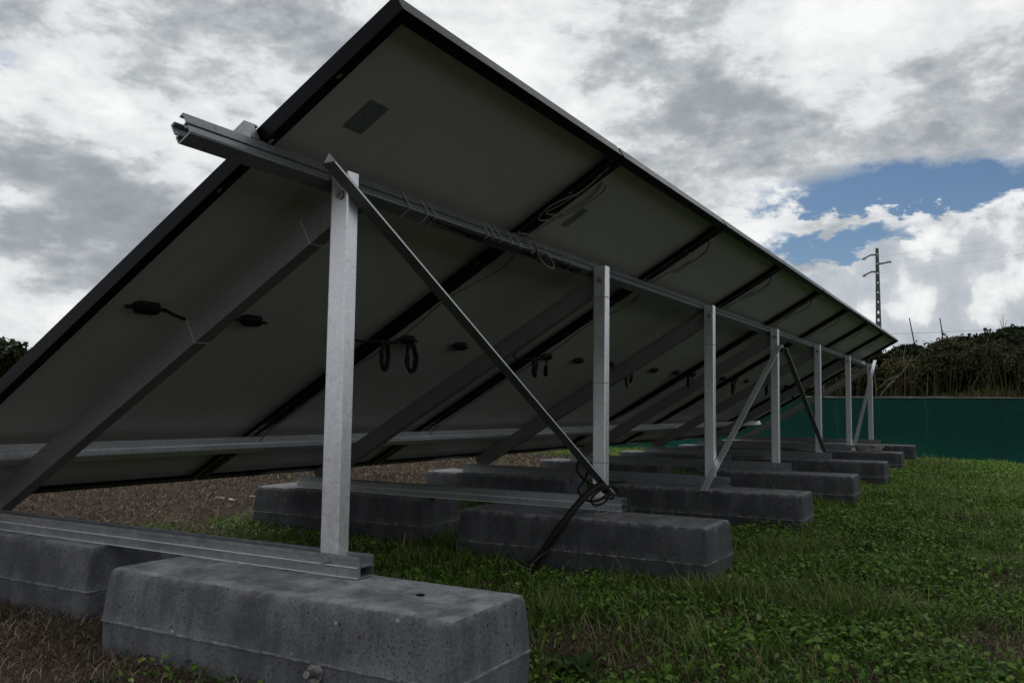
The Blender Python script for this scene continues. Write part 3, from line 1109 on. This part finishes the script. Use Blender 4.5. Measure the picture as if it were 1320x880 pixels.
cable([(1.62, -0.125, 0.25), (1.60, -0.13, 0.215), (1.55, -0.12, 0.195), (1.50, -0.10, 0.193), (1.53, -0.11, 0.21)], 0.0018, 'thin pale wire curled on the base rail end at the second post', 'wire')

# ------------------------------------------------------------------ stone on a block
bm = bmesh.new()
bmesh.ops.create_icosphere(bm, subdivisions=3, radius=1)
for v in bm.verts:
    n3 = v.co.copy()
    k = 1 + 0.22 * (float(vnoise(n3.x * 2 + 4, n3.y * 2 + n3.z * 3)) - 0.5) * 2
    v.co = Vector((max(-.75, min(.75, n3.x)) * 0.075, max(-.8, min(.8, n3.y)) * 0.13, max(-.6, min(.6, n3.z)) * 0.05)) * k
me = bpy.data.meshes.new('rubble_stone')
bm.to_mesh(me)
bm.free()
me.materials.append(MT['stone'])
o = link('rubble_stone', me)
o.location = (7.55, -0.24, 0.188 + 0.028)
tag(o, 'rough grey lump of rubble lying on the outer concrete block under the sixth post', 'stone')

# ------------------------------------------------------------------ green wall
wall = empty('boundary_wall', (11.2, 0, -0.1), 'low dark green painted wall closing the lawn behind the row', 'wall')
WO = Vector((11.2, 0, -0.1))
mb = MB()
mb.box((11.2, -14, -0.6), (11.42, 26, 0.745))
mb.build('wall_face', 'wall', wall, WO)
mb = MB()
q = random.Random(4)
vs, fs = [], []
N = 240
for k in range(N + 1):
    y = -14 + 40 * k / N
    h = 0.762 + q.uniform(-0.006, 0.007)
    vs += [(11.188 + q.uniform(-.003, .003), y, 0.7455), (11.188, y, h), (11.43, y, h + .004), (11.43, y, 0.7455)]
for k in range(N):
    for j in range(4):
        fs.append((k * 4 + j, k * 4 + (j + 1) % 4, k * 4 + 4 + (j + 1) % 4, k * 4 + 4 + j))
mb.faces(vs, fs)
mb.build('coping', 'coping', wall, WO)

# bank behind the wall
bx_ = np.concatenate([np.arange(11.425, 20, 0.35), np.geomspace(20, 400, 24)])
by_ = np.concatenate([-np.geomspace(400, 14, 16)[:-1] if False else np.array([-400, -200, -100, -60, -35, -22.0]), np.arange(-14, 27, 0.5), np.array([32, 45, 70, 120, 240, 400.0])])
BXX, BYY = np.meshgrid(bx_, by_, indexing='ij')
BZ = 0.62 + 0.75 * sst(12.2, 16.5, BXX) + 0.5 * sst(1.5, -3.5, BYY) * sst(12.0, 16.5, BXX) - 1.6 * sst(17.5, 30, BXX) + 0.2 * (fbm(BXX * .6, BYY * .6) - .5) - 1.0 * sst(3, 9, BYY) * sst(12.5, 16, BXX)
i_ = np.arange(BXX.size).reshape(BXX.shape)
qd = np.stack([i_[:-1, :-1], i_[1:, :-1], i_[1:, 1:], i_[:-1, 1:]], -1).reshape(-1, 4)
me = attr_mesh('hill', np.stack([BXX, BYY, BZ], -1).reshape(-1, 3), np.full(len(qd), 4), qd.ravel(), 'ground', None, True, ('cover', np.full(BXX.size, 0.6)))
tag(link('hill', me), kind='structure')


def bank_z(x, y):
    x = np.asarray(x, float)
    y = np.asarray(y, float)
    return 0.62 + 0.75 * sst(12.2, 16.5, x) + 0.5 * sst(1.5, -3.5, y) * sst(12.0, 16.5, x) - 1.6 * sst(17.5, 30, x) - 1.0 * sst(3, 9, y) * sst(12.5, 16, x)


# ------------------------------------------------------------------ leaf and blade builders
def leaves_mesh(name, C, size, tint, mat, r_, elong=1.8, up=0.0):
    """one folded leaf (a bent quad) at each centre"""
    n = len(C)
    d = r_.normal(size=(n, 3))
    d[:, 2] += up
    d /= np.linalg.norm(d, axis=1, keepdims=True)
    e = r_.normal(size=(n, 3))
    e -= d * (e * d).sum(1, keepdims=True)
    e /= np.linalg.norm(e, axis=1, keepdims=True)
    nn = np.cross(d, e)
    s = np.asarray(size).reshape(-1, 1)
    V = np.empty((n, 4, 3))
    V[:, 0] = C - d * s * elong * .5
    V[:, 1] = C + e * s * .5 + nn * s * .18
    V[:, 2] = C + d * s * elong * .5
    V[:, 3] = C - e * s * .5 + nn * s * .18
    lo = np.arange(n * 4)
    return attr_mesh(name, V.reshape(-1, 3), np.full(n, 4), lo, mat, np.repeat(tint, 4, axis=0))


def broad_mesh(name, C, size, tint, mat, r_, elong=1.7, up=0.5):
    """one oval leaf folded along its midrib at each centre"""
    n = len(C)
    d = r_.normal(size=(n, 3))
    d[:, 2] = d[:, 2] * .5 + .25
    d /= np.linalg.norm(d, axis=1, keepdims=True)
    u = r_.normal(size=(n, 3)) * .55
    u[:, 2] += 1.0
    e = np.cross(d, u)
    e /= np.linalg.norm(e, axis=1, keepdims=True)
    nn = np.cross(e, d)
    s = np.asarray(size).reshape(-1, 1)
    L = s * elong
    V = np.empty((n, 6, 3))
    V[:, 0] = C - d * L * .5
    V[:, 1] = C - d * L * .18 + e * s * .46 + nn * s * .16
    V[:, 2] = C + d * L * .22 + e * s * .40 + nn * s * .14
    V[:, 3] = C + d * L * .5 - nn * s * .10
    V[:, 4] = C + d * L * .22 - e * s * .40 + nn * s * .14
    V[:, 5] = C - d * L * .18 - e * s * .46 + nn * s * .16
    b = (np.arange(n) * 6)[:, None]
    lo = np.concatenate([b + np.array([[0, 1, 2, 3]]), b + np.array([[0, 3, 4, 5]])], 1)
    return attr_mesh(name, V.reshape(-1, 3), np.full(2 * n, 4), lo.ravel(), mat, np.repeat(tint, 6, axis=0))


def blades_mesh(name, base, length, width, lean, yaw, tint, mat, r_, droop=0.6):
    n = len(base)
    dirx, diry = np.cos(yaw), np.sin(yaw)
    side = np.stack([-diry, dirx, np.zeros(n)], -1)
    V = np.empty((n, 7, 3))
    for k, (t, w) in enumerate(((0, 1.0), (0.38, 0.95), (0.74, 0.62))):
        a = lean * (0.5 + droop * t)
        hz_ = length * t * np.sin(a)
        vt = length * t * np.cos(a)
        c = base + np.stack([dirx * hz_, diry * hz_, vt], -1)
        V[:, 2 * k] = c - side * (width * w * .5)[:, None]
        V[:, 2 * k + 1] = c + side * (width * w * .5)[:, None]
    a = lean * (0.5 + droop)
    V[:, 6] = base + np.stack([dirx * length * np.sin(a), diry * length * np.sin(a), length * np.cos(a)], -1)
    b = (np.arange(n) * 7)[:, None]
    lo = np.concatenate([b + np.array([[0, 1, 3, 2]]), b + np.array([[2, 3, 5, 4]]), b + np.array([[4, 5, 6]])], 1)
    cnt = np.tile([4, 4, 3], n)
    return attr_mesh(name, V.reshape(-1, 3), cnt, lo.ravel(), mat, np.repeat(tint, 7, axis=0), True)


def pick(pal, n, r_, jit=0.25):
    pal = np.array(pal)
    a = pal[r_.integers(0, len(pal), n)]
    return a * (1 + (r_.random((n, 1)) - .5) * 2 * jit)


# ------------------------------------------------------------------ scrub on the bank
GREEN_D = [(0.018, 0.026, 0.010), (0.024, 0.034, 0.012), (0.015, 0.022, 0.010), (0.032, 0.040, 0.015)]
OLIVE = [(0.050, 0.050, 0.020), (0.062, 0.056, 0.024), (0.042, 0.046, 0.018), (0.075, 0.066, 0.030)]
DRY = [(0.10, 0.085, 0.030), (0.085, 0.078, 0.022), (0.12, 0.10, 0.045), (0.06, 0.062, 0.02)]


def shrub(x, y, w, h, pal, nleaf, seed, label, group, name='shrub', zb=None, leaf=0.05, cat='shrub', stems=5):
    r_ = np.random.default_rng(seed)
    z0 = float(bank_z(x, y)) if zb is None else zb
    root = empty(name, (x, y, z0), label, cat, group)
    lobes = []
    for k in range(7):
        a = r_.random() * 6.28
        rr = w * 0.33 * math.sqrt(r_.random())
        lobes.append((rr * math.cos(a), rr * math.sin(a), h * (0.35 + 0.42 * r_.random()), w * (0.20 + 0.16 * r_.random()), h * (0.20 + 0.14 * r_.random())))
    pts = []
    per = nleaf // len(lobes)
    for (lx, ly, lz, lr, lh) in lobes:
        d = r_.normal(size=(per, 3))
        d /= np.linalg.norm(d, axis=1, keepdims=True)
        rad_ = 0.55 + 0.5 * r_.random((per, 1)) ** 0.6
        q = d * rad_ * [lr, lr, lh] + [lx, ly, lz]
        pts.append(q)
    # loose twigs sticking out of the outline
    for k in range(26):
        lx, ly, lz, lr, lh = lobes[r_.integers(0, len(lobes))]
        d = r_.normal(size=3)
        d[2] = abs(d[2]) + .4
        d /= np.linalg.norm(d)
        t = np.linspace(.8, 1.25 + .25 * r_.random(), 16)[:, None]
        pts.append(d * t * [lr, lr, lh] + [lx, ly, lz] + r_.normal(size=(16, 3)) * leaf * .5)
    C = np.concatenate(pts)
    C = C[C[:, 2] > -0.05]
    # clump the leaves: thin out by a 3D pattern
    f = vnoise(C[:, 0] * 4.2 + seed, C[:, 2] * 4.2 + C[:, 1] * 2.9)
    C = C[r_.random(len(C)) < 0.35 + 0.75 * f]
    me = leaves_mesh('crown', C, leaf * (0.6 + 0.8 * r_.random(len(C))), pick(pal, len(C), r_, .35), 'leaf', r_)
    link('crown', me, root)
    st = MB()
    for k in range(stems):
        lx, ly, lz, lr, lh = lobes[k % len(lobes)]
        st.tube(spline([(lx * .2, ly * .2, -0.1), (lx * .5 + r_.normal() * .05, ly * .5, lz * .5), (lx, ly, lz + lh * .3)], 4), [0.03 * (1 - .08 * t) * (0.4 + w * .3) for t in range(9)], 5)
    st.build('stem', 'bark', root)
    return root


SG = 'dark evergreen shrubs along the top of the bank'
row = [(15.6, 1.5, 1.1), (15.2, 0.95, 1.0), (15.6, 0.45, 1.1), (15.1, 0.0, 1.0), (15.5, -0.45, 1.1), (15.2, -0.95, 1.2), (15.5, -1.45, 1.2), (15.0, -1.95, 1.3), (15.6, -2.6, 1.4), (15.3, -3.4, 1.5), (15.8, 2.2, 1.2), (15.6, 3.1, 1.3), (15.9, 4.2, 1.4)]
for k, (x, y, w) in enumerate(row):
    h = 1.62 + 0.36 * float(sst(0.6, -2.2, y)) + [0, .05, -.06, .04, -.03][k % 5] - float(bank_z(x, y))
    shrub(x, y, w, h * 1.12, GREEN_D, 9000 if -2.7 < y < 1.8 else 4500, 100 + k, 'dark evergreen shrub on the crest of the bank behind the green wall', SG, leaf=0.034)
OG = 'olive scrub on the slope above the green wall'
rq = random.Random(12)
y = -4.0
k = 0
looks = [('olive half-dry bush', OLIVE), ('dull green bush', GREEN_D + OLIVE[:2]), ('dark green bush', GREEN_D), ('brownish dry bush', OLIVE + DRY[:2])]
while y < 4.5:
    x = rq.uniform(12.2 if abs(y) > .75 else 13.2, 14.7)
    lk, pal = looks[rq.choice([0, 0, 1, 1, 2, 3])]
    hmax = 0.57 + (1.05 + 0.36 * float(sst(0.6, -2.2, y))) * (x + 1.3) / 16.8 - float(bank_z(x, y))
    shrub(x, y, rq.uniform(.6, 1.15), max(.3, hmax * rq.uniform(.62, 1.0)), pal, 5200, 200 + k, lk + ' on the slope between the green wall and the evergreen crest', OG, leaf=0.028)
    y += rq.uniform(.2, .36)
    k += 1
# dry grass and weeds at the foot of the bank, right behind the wall
r_ = np.random.default_rng(31)
n = 42000
bx2 = 11.5 + 2.6 * r_.random(n) ** 1.4
by2 = -5 + 10.5 * r_.random(n)
base = np.stack([bx2, by2, bank_z(bx2, by2) - .02], -1)
ln = (0.05 + 0.20 * r_.random(n)) * (0.4 + vnoise(bx2 * 2.5, by2 * 2.5)) * (0.6 + 0.7 * sst(0.2, -1.2, by2))
me = blades_mesh('bank_grass', base, ln, 0.006 + 0.008 * r_.random(n), 0.25 + 0.7 * r_.random(n), r_.random(n) * 6.28, pick(DRY + OLIVE, n, r_, .3) * (0.55 + 0.5 * sst(0.2, -1.2, by2))[:, None], 'straw', r_)
tag(link('bank_grass', me), 'dry yellowish grass and weeds along the top of the green wall', 'grass', kind='stuff')

# tall reeds and dry stems standing through the brush of the bank
n = 1100
bx2 = 11.9 + 2.6 * r_.random(n)
by2 = -5 + 9 * r_.random(n)
base = np.stack([bx2, by2, bank_z(bx2, by2)], -1)
top_z = 0.57 + (0.98 + 0.36 * sst(0.6, -2.2, by2)) * (bx2 + 1.3) / 16.8
ln = np.clip((top_z - base[:, 2]) * (0.35 + 0.7 * r_.random(n)), .1, 1.1)
me = blades_mesh('reeds', base, ln, 0.007 + 0.007 * r_.random(n), 0.05 + 0.75 * r_.random(n) ** 1.5, r_.random(n) * 6.28, pick([(0.070, 0.062, 0.034), (0.045, 0.046, 0.020), (0.090, 0.080, 0.046), (0.036, 0.038, 0.016)], n, r_, .3), 'straw', r_)
tag(link('reeds', me), 'thin olive-brown reeds standing through the brush on the bank', 'reeds', kind='stuff')

# bleached dead branches in front of the scrub
dt = empty('dead_bush', (12.55, 0.35, 0.70), 'bleached bare branches of a dead bush leaning above the green wall', 'dead bush')
DO = Vector((12.55, 0.35, 0.70))
def limb(pts, r0, r1, name='branch'):
    sp = spline(pts, 6)
    r0, r1 = r0 * .72, r1 * .72
    MB().tube(sp, [r0 + (r1 - r0) * k / (len(sp) - 1) for k in range(len(sp))], 6).build(name, 'dead', dt, DO)
limb([(12.6, 0.32, .68), (12.55, 0.17, .90), (12.6, 0.05, 1.04), (12.6, -0.02, 1.10), (12.6, -0.13, 1.24), (12.65, -0.20, 1.40)], .018, .007, 'trunk')
limb([(12.6, -0.02, 1.10), (12.6, 0.08, 1.06), (12.6, 0.16, 1.02), (12.62, 0.30, 0.88)], .013, .008)
limb([(12.6, -0.10, 1.20), (12.6, -0.08, 1.36), (12.65, -0.10, 1.52)], .010, .004)
limb([(12.6, 0.05, 1.02), (12.55, 0.12, 0.94), (12.5, 0.22, 0.85)], .011, .005)
limb([(12.6, -0.16, 1.30), (12.6, -0.26, 1.36), (12.6, -0.34, 1.46)], .007, .003)
limb([(12.5, 0.16, 1.02), (12.48, 0.24, 1.05), (12.5, 0.33, 1.00)], .007, .003)
limb([(12.4, 1.04, .68), (12.4, 1.02, .95)], .014, .010)

# bare stakes and a dead stalk on the crest
for (b, t, lab) in [((17.0, 0.02, 1.2), (17.0, 0.21, 2.38), 'thin leaning stake above the scrub, the one tilted more'), ((17.0, -0.44, 1.2), (17.0, -0.325, 2.36), 'thin leaning stake above the scrub, the more upright one')]:
    tag(MB().tube([b, t], [.018, .010], 6).build('stake', 'bark'), lab, 'stake', 'stakes above the scrub')
sp = empty('dead_stalk', (15.2, -1.37, 1.4), 'bare branching dead stalk sticking up from the evergreen crest', 'dead plant')
for k, (dy, dz) in enumerate([(0.0, .80), (0.045, .72), (-.05, .70), (.02, .60), (-.03, .62), (.06, .60)]):
    MB().tube(spline([(15.2, -1.37, 1.4), (15.2, -1.37 + dy * .25, 1.4 + dz * .7), (15.2, -1.37 + dy, 1.4 + dz)], 4), [.009 - .0008 * j for j in range(9)], 5).build('twig', 'bark', sp, (15.2, -1.37, 1.4))

# ------------------------------------------------------------------ far trees on the front side
def far_tree(x, y, h, w, seed, label):
    r_ = np.random.default_rng(seed)
    root = empty('tree', (x, y, 0), label, 'tree', 'trees beyond the front of the row')
    tr = MB()
    tr.tube(spline([(0, 0, -.2), (.1, .05, h * .3), (0, .1, h * .6)], 5), [.16 - .012 * k for k in range(11)], 8)
    ends = []
    for k in range(9):
        a = k * 2.4
        e = Vector((math.cos(a) * w * .38, math.sin(a) * w * .38, h * (.45 + .45 * r_.random())))
        tr.tube(spline([(0, .05, h * .3 + .02 * k), e * .5 + Vector((0, 0, h * .15)), e], 4), [.07 - .007 * j for j in range(9)], 5)
        ends.append(e)
    tr.build('trunk', 'bark', root)
    C = []
    for e in ends + [Vector((0, 0, h * .85))]:
        for q in range(5):
            c = np.array(e) + r_.normal(size=3) * [w * .12, w * .12, h * .07]
            C.append(c + r_.normal(size=(260, 3)) * [w * .075, w * .075, h * .045])
    C = np.concatenate(C)
    link('crown', leaves_mesh('crown', C, .11 + .12 * r_.random(len(C)), pick(GREEN_D, len(C), r_, .3), 'leaf', r_), root)
    return root


far_tree(19.0, 35.6, 3.25, 3.2, 5, 'broad dark tree beyond the front of the row, with gaps in its crown')
far_tree(21.9, 36.2, 2.75, 1.6, 6, 'small dark tree just showing over the sloping panel edge')
shr = empty('hedge', (19.5, 35.0, 0), 'dark hedge below the broad tree in front of the row', 'hedge')
r_ = np.random.default_rng(77)
n = 9000
C = np.stack([19 + r_.normal(size=n) * 2.2, 36.5 + r_.normal(size=n) * .8, 2.25 * r_.random(n) ** .8 * (0.85 + .3 * vnoise(np.arange(n) * .001, np.zeros(n)))], -1)
C[:, 2] *= 0.8 + 0.4 * vnoise(C[:, 0] * 1.3, C[:, 1])
link('foliage', leaves_mesh('foliage', C - np.array([19.5, 35.0, 0]), .12 + .1 * r_.random(n), pick(GREEN_D + OLIVE[:1], n, r_, .3), 'leaf', r_), shr)

# ------------------------------------------------------------------ power pole and lines
PX, PYY = 58.2, 5.55
pz = 0.57
pole = empty('power_pole', (PX, PYY, 0), 'tall tapered concrete power pole with holes and three cross arms', 'power pole')
PO = Vector((PX, PYY, 0))
pm = MB()
HT = 11.05
def half(z):
    return 0.24 - 0.155 * (z / HT)
for sg in (-1, 1):
    vs = []
    for z in (0, HT):
        h = half(z)
        a, b = sg * h, sg * (h * 0.42)
        vs += [(PX - .11, PYY + a, z), (PX + .11, PYY + a, z), (PX + .11, PYY + b, z), (PX - .11, PYY + b, z)]
    pm.faces(vs, [(0, 1, 5, 4), (1, 2, 6, 5), (2, 3, 7, 6), (3, 0, 4, 7), (0, 3, 2, 1), (4, 5, 6, 7)])
z = 0.5
while z < HT:
    h = half(z) * .42 + 0.002
    top_ = z + 0.30 if z < HT * .6 else z + 0.52
    pm.box((PX - .085, PYY - h, z), (PX + .085, PYY + h, min(top_, HT - .02)))
    z += 0.50 if z < HT * .6 else 0.62
pm.build('mast', 'pole', pole, PO)
arm_tips = []
for (sg, z, ln) in [(1, 10.62, .88), (-1, 10.02, .80), (1, 9.52, .88)]:
    a = MB()
    e = Vector((PX, PYY + sg * ln, z - (.20 if sg > 0 else -.10)))
    a.tube([(PX, PYY + sg * .08, z), (PX, PYY + sg * .35, z + .03), e], [.055, .05, .035], 6)
    ao = a.build('cross_arm', 'insul', pole, PO)
    i2 = MB()
    m_ = Vector((PX, PYY + sg * .45, z + .0))
    for k in range(3):
        c = e + Vector((0, -sg * .09 * k, -.02))
        i2.tube([c + Vector((0, -.02, 0)), c + Vector((0, .02, 0))], .075, 8)
    i2.build('insulator', 'insul', ao, PO)
    arm_tips.append(e)


def power_line(a, b, sag, label, group, r=0.0035):
    a, b = Vector(a), Vector(b)
    pts = [a.lerp(b, k / 30) - Vector((0, 0, sag * 4 * (k / 30) * (1 - k / 30))) for k in range(31)]
    tag(MB().tube(pts, r, 5).build('power_line', 'line'), label, 'wire', group)


for k, e in enumerate(arm_tips):
    power_line(e, (36 + k, -34 - 1.5 * k, 11.2 - .5 * (k % 2)), 0.5, 'overhead power line running from the %s cross arm of the tall pole' % ['top', 'middle', 'lowest'][k], 'power lines on the tall pole')
power_line((48, 12, 4.75), (36, -14, 4.35), 0.35, 'low overhead line crossing behind the scrub, the upper of two', 'low lines behind the scrub', 0.008)
power_line((48, 12, 4.35), (36, -14, 3.55), 0.30, 'low overhead line crossing behind the scrub, the lower of two', 'low lines behind the scrub', 0.006)

# ------------------------------------------------------------------ ground growth
def keep_out(x, y, pad=0.0):
    """true where a block stands"""
    m = np.zeros(len(x), bool)
    for xs_, yc in ((BX, -0.05), (INX, 1.21)):
        for bx in xs_:
            m |= (np.abs(x - bx) < BW / 2 + 0.014 + pad) & (np.abs(y - yc) < BL / 2 + 0.008 + pad)
    return m


def in_view(x, y, margin):
    """the part of the lawn that the photograph and a step beside it can see"""
    d = np.stack([x - CAM.x, y - CAM.y], -1)
    fx, fy = Fw.x, Fw.y
    l = math.hypot(fx, fy)
    dep = (d[:, 0] * fx + d[:, 1] * fy) / l
    lat = (d[:, 0] * fy - d[:, 1] * fx) / l
    return (dep > 0.9) & (np.abs(lat) < dep * 0.62 + margin)


def scatter(n, x0, x1, y0, y1, r_, powr, margin=0.7, pad=0.0):
    x = x0 + (x1 - x0) * r_.random(n)
    y = y0 + (y1 - y0) * r_.random(n)
    k = (~keep_out(x, y, pad)) & in_view(x, y, margin)
    k &= r_.random(n) < cover(x, y) ** powr
    return x[k], y[k]


LAWN = [(0.086, 0.172, 0.022), (0.112, 0.205, 0.030), (0.055, 0.122, 0.018), (0.155, 0.225, 0.048)]
LAWN2 = LAWN + [(0.12, 0.115, 0.045), (0.16, 0.13, 0.07)]
zones = [(-0.6, 3.4, -3.2, 2.2, 17000, 0.85), (3.4, 6.6, -4.2, 4.0, 6400, 1.15), (6.6, 11.15, -5.5, 6.5, 2600, 1.7)]
r_ = np.random.default_rng(5)
bl, lf = [], []
for (x0, x1, y0, y1, dens, sc) in zones:
    A = (x1 - x0) * (y1 - y0)
    x, y = scatter(int(A * dens * 0.9), x0, x1, y0, y1, r_, 1.2)
    bl.append((x, y, np.full(len(x), sc)))
    x, y = scatter(int(A * dens * 1.0), x0, x1, y0, y1, r_, 1.6)
    lf.append((x, y, np.full(len(x), sc)))
x, y, sc = [np.concatenate(a) for a in zip(*bl)]
n = len(x)
tuft = fbm(x * 3.1 + 20, y * 3.1 + 40, 3)
ln = (0.022 + 0.045 * r_.random(n)) * (0.25 + 2.4 * tuft ** 2) * (0.85 + .25 * sc)
ln *= np.where(r_.random(n) < .03 * sst(6, 3, x), 1.9, 1.0)
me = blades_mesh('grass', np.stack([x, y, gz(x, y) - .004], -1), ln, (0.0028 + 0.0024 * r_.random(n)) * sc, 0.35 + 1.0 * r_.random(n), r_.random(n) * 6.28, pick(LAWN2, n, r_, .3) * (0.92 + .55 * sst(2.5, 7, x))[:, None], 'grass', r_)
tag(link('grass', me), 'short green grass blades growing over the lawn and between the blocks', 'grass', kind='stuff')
x, y, sc = [np.concatenate(a) for a in zip(*lf)]
n = len(x)
tuft = fbm(x * 2.3 + 70, y * 2.3 + 10, 3)
h = (0.005 + 0.036 * r_.random(n)) * (0.2 + 2.4 * tuft ** 2) * (0.8 + .3 * sc)
C = np.stack([x, y, gz(x, y) + h], -1)
sz = (0.0042 + 0.0075 * r_.random(n) ** 2.0) * (0.85 + .35 * sc) * (0.7 + 0.7 * tuft)
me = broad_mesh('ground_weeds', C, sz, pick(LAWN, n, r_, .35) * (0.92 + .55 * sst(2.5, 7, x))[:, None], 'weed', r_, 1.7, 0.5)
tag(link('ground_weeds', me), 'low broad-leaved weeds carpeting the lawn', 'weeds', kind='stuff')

# dry straw and wood chips on bare soil
def straw(n, x0, x1, y0, y1, lo, hi, wd, lvl, r_):
    x = x0 + (x1 - x0) * r_.random(n)
    y = y0 + (y1 - y0) * r_.random(n)
    k = (~keep_out(x, y)) & in_view(x, y, .8) & (r_.random(n) < np.clip(lvl - cover(x, y), 0, 1))
    x, y = x[k], y[k]
    n = len(x)
    b = np.stack([x, y, gz(x, y) + 0.002 + 0.012 * r_.random(n)], -1)
    return b, lo + (hi - lo) * r_.random(n) ** 1.8, wd * (0.5 + r_.random(n))


parts = [straw(60000, -0.7, 1.0, -0.2, 2.2, .010, .055, .0018, 1.05, r_), straw(60000, 0.2, 2.6, -2.4, 0.2, .012, .055, .0018, 1.12, r_), straw(90000, 0.3, 5.0, 1.6, 5.5, .010, .05, .0035, 1.05, r_), straw(30000, 3.0, 9.0, 2.0, 8.0, .02, .07, .007, 1.05, r_)]
b = np.concatenate([p[0] for p in parts])
ln = np.concatenate([p[1] for p in parts])
wd = np.concatenate([p[2] for p in parts])
n = len(b)
STRAW = [(0.15, 0.112, 0.078), (0.095, 0.066, 0.046), (0.062, 0.043, 0.031), (0.25, 0.20, 0.145), (0.042, 0.030, 0.023), (0.105, 0.074, 0.052)]
me = blades_mesh('straw_litter', b, ln, wd, 1.15 + .6 * r_.random(n), r_.random(n) * 6.28, pick(STRAW, n, r_, .3), 'straw', r_, 0.35)
tag(link('straw_litter', me), 'brown dry straw and wood chip litter on the bare soil', 'straw', kind='stuff')

# ------------------------------------------------------------------ single plants
def leafy_plant(x, y, nl, size, label, seed, group=None):
    q = random.Random(seed)
    z = float(gz(x, y))
    root = empty('weed_plant', (x, y, z), label, 'weed', group)
    for k in range(nl):
        a = k * 2.4 + q.uniform(-.3, .3)
        L = size * q.uniform(.6, 1.1)
        el_ = q.uniform(.35, 1.0)
        w = L * q.uniform(.26, .36)
        dr = Vector((math.cos(a), math.sin(a), 0))
        sd_ = Vector((-math.sin(a), math.cos(a), 0))
        vs, fs = [], []
        S = 7
        for i in range(S + 1):
            t = i / S
            c = dr * (L * t * math.cos(el_ * (1 - .5 * t))) + Vector((0, 0, L * t * math.sin(el_ * (1 - .75 * t))))
            ww = w * (math.sin(math.pi * min(1, (t * .93 + .05))) ** .8) * (.25 if t < .18 else 1) * .5
            ru = 0.006 * math.sin(i * 2.1 + k)
            vs += [c - sd_ * ww + Vector((0, 0, ww * .35 + ru)), c, c + sd_ * ww + Vector((0, 0, ww * .35 - ru))]
        for i in range(S):
            fs += [(3 * i, 3 * i + 1, 3 * i + 4, 3 * i + 3), (3 * i + 1, 3 * i + 2, 3 * i + 5, 3 * i + 4)]
        tint = np.array([(0.032, 0.060, 0.016), (0.042, 0.074, 0.020), (0.025, 0.048, 0.014)][k % 3]) * q.uniform(.8, 1.2)
        me = attr_mesh('leaf', np.array(vs), [4] * len(fs), np.array(fs).ravel(), 'weed', np.tile(tint, (len(vs), 1)), True)
        link('leaf', me, root)
    return root


leafy_plant(0.405, -0.545, 9, 0.10, 'broad-leaved weed growing against the end of the block with the threaded bolt', 1)
leafy_plant(-0.19, -0.10, 7, 0.035, 'tiny weed tuft beside the threaded bolt of the concrete block', 2)
leafy_plant(-0.20, 0.24, 8, 0.04, 'small weed at the foot of the long face of the block with the threaded bolt', 3)
leafy_plant(-0.10, 1.06, 8, 0.07, 'dark weed against the stained block end to end with the bolted one', 4)
leafy_plant(0.32, -0.60, 7, 0.05, 'small bright weed at the corner of the block with the threaded bolt', 9)
for k, (x, y) in enumerate([(0.62, -0.72), (0.95, -0.30), (1.18, -0.75), (1.52, -0.86), (0.86, -1.0), (1.9, -0.78), (1.30, -0.50), (2.0, -1.15), (2.5, -0.85), (1.6, -1.35)]):
    leafy_plant(x, y, 9, 0.055 + .012 * (k % 3), 'low leafy weed rosette in the lawn beside the outer blocks', 20 + k, 'leafy weeds in the lawn')

# pale bent dry stems under the panels
for k, pts in enumerate([[(1.33, 0.60, 0.095), (1.325, 0.60, 0.035), (1.33, 0.585, 0.008), (1.335, 0.555, 0.014), (1.34, 0.53, 0.045)], [(1.40, 0.40, 0.05), (1.40, 0.38, 0.02), (1.40, 0.37, 0.0)], [(1.40, 0.345, 0.045), (1.40, 0.36, 0.015), (1.40, 0.365, 0.0)]]):
    tag(MB().tube(spline(pts, 6), 0.0032, 6).build('dry_stem', 'dead'), ['pale hooked dry stem standing beside the inner block under the second post', 'short pale dry twig in the grass between the second pair of blocks', 'second short pale dry twig in the grass between the second pair of blocks'][k], 'stem')
for k, (x, y, h, l) in enumerate([(1.20, 0.10, .13, .03), (1.22, 0.02, .09, -.05), (1.18, -0.02, .12, .04), (1.16, -0.14, .10, .02), (1.25, -0.30, .13, -.03)]):
    z = float(gz(x, y))
    tag(MB().tube(spline([(x, y, z), (x + l * .3, y + l * .2, z + h * .6), (x + l, y - l, z + h)], 4), [.0016 - .00012 * j for j in range(9)], 5).build('grass_stalk', 'dead'), 'thin dry grass stalk standing in front of the outer block under the second post', 'stalk', 'dry stalks before the second outer block')
# pale chips of wood on the mulch
for k, (x, y) in enumerate([(2.35, 2.72), (2.50, 2.60), (2.28, 2.55)]):
    q = random.Random(k)
    m_ = MB()
    z = float(gz(x, y))
    L, w = q.uniform(.025, .05), q.uniform(.008, .014)
    a = q.uniform(-.5, .5)
    F = lambda u, v, h: Vector((x + u * math.cos(a) - v * math.sin(a), y + u * math.sin(a) + v * math.cos(a), z + .006 + h + u * .08))
    vs = [F(-w, -L, 0), F(w, -L * .8, 0), F(w * .8, L, 0), F(-w * .6, L * .9, 0), F(-w, -L, .008), F(w, -L * .8, .007), F(w * .8, L, .01), F(-w * .6, L * .9, .008)]
    m_.faces(vs, [(0, 1, 2, 3), (4, 5, 6, 7), (0, 1, 5, 4), (1, 2, 6, 5), (2, 3, 7, 6), (3, 0, 4, 7)])
    tag(m_.build('wood_chip', 'tie'), 'pale splinter of wood lying on the brown litter below the low panel edge', 'wood chip', 'pale wood chips on the litter')
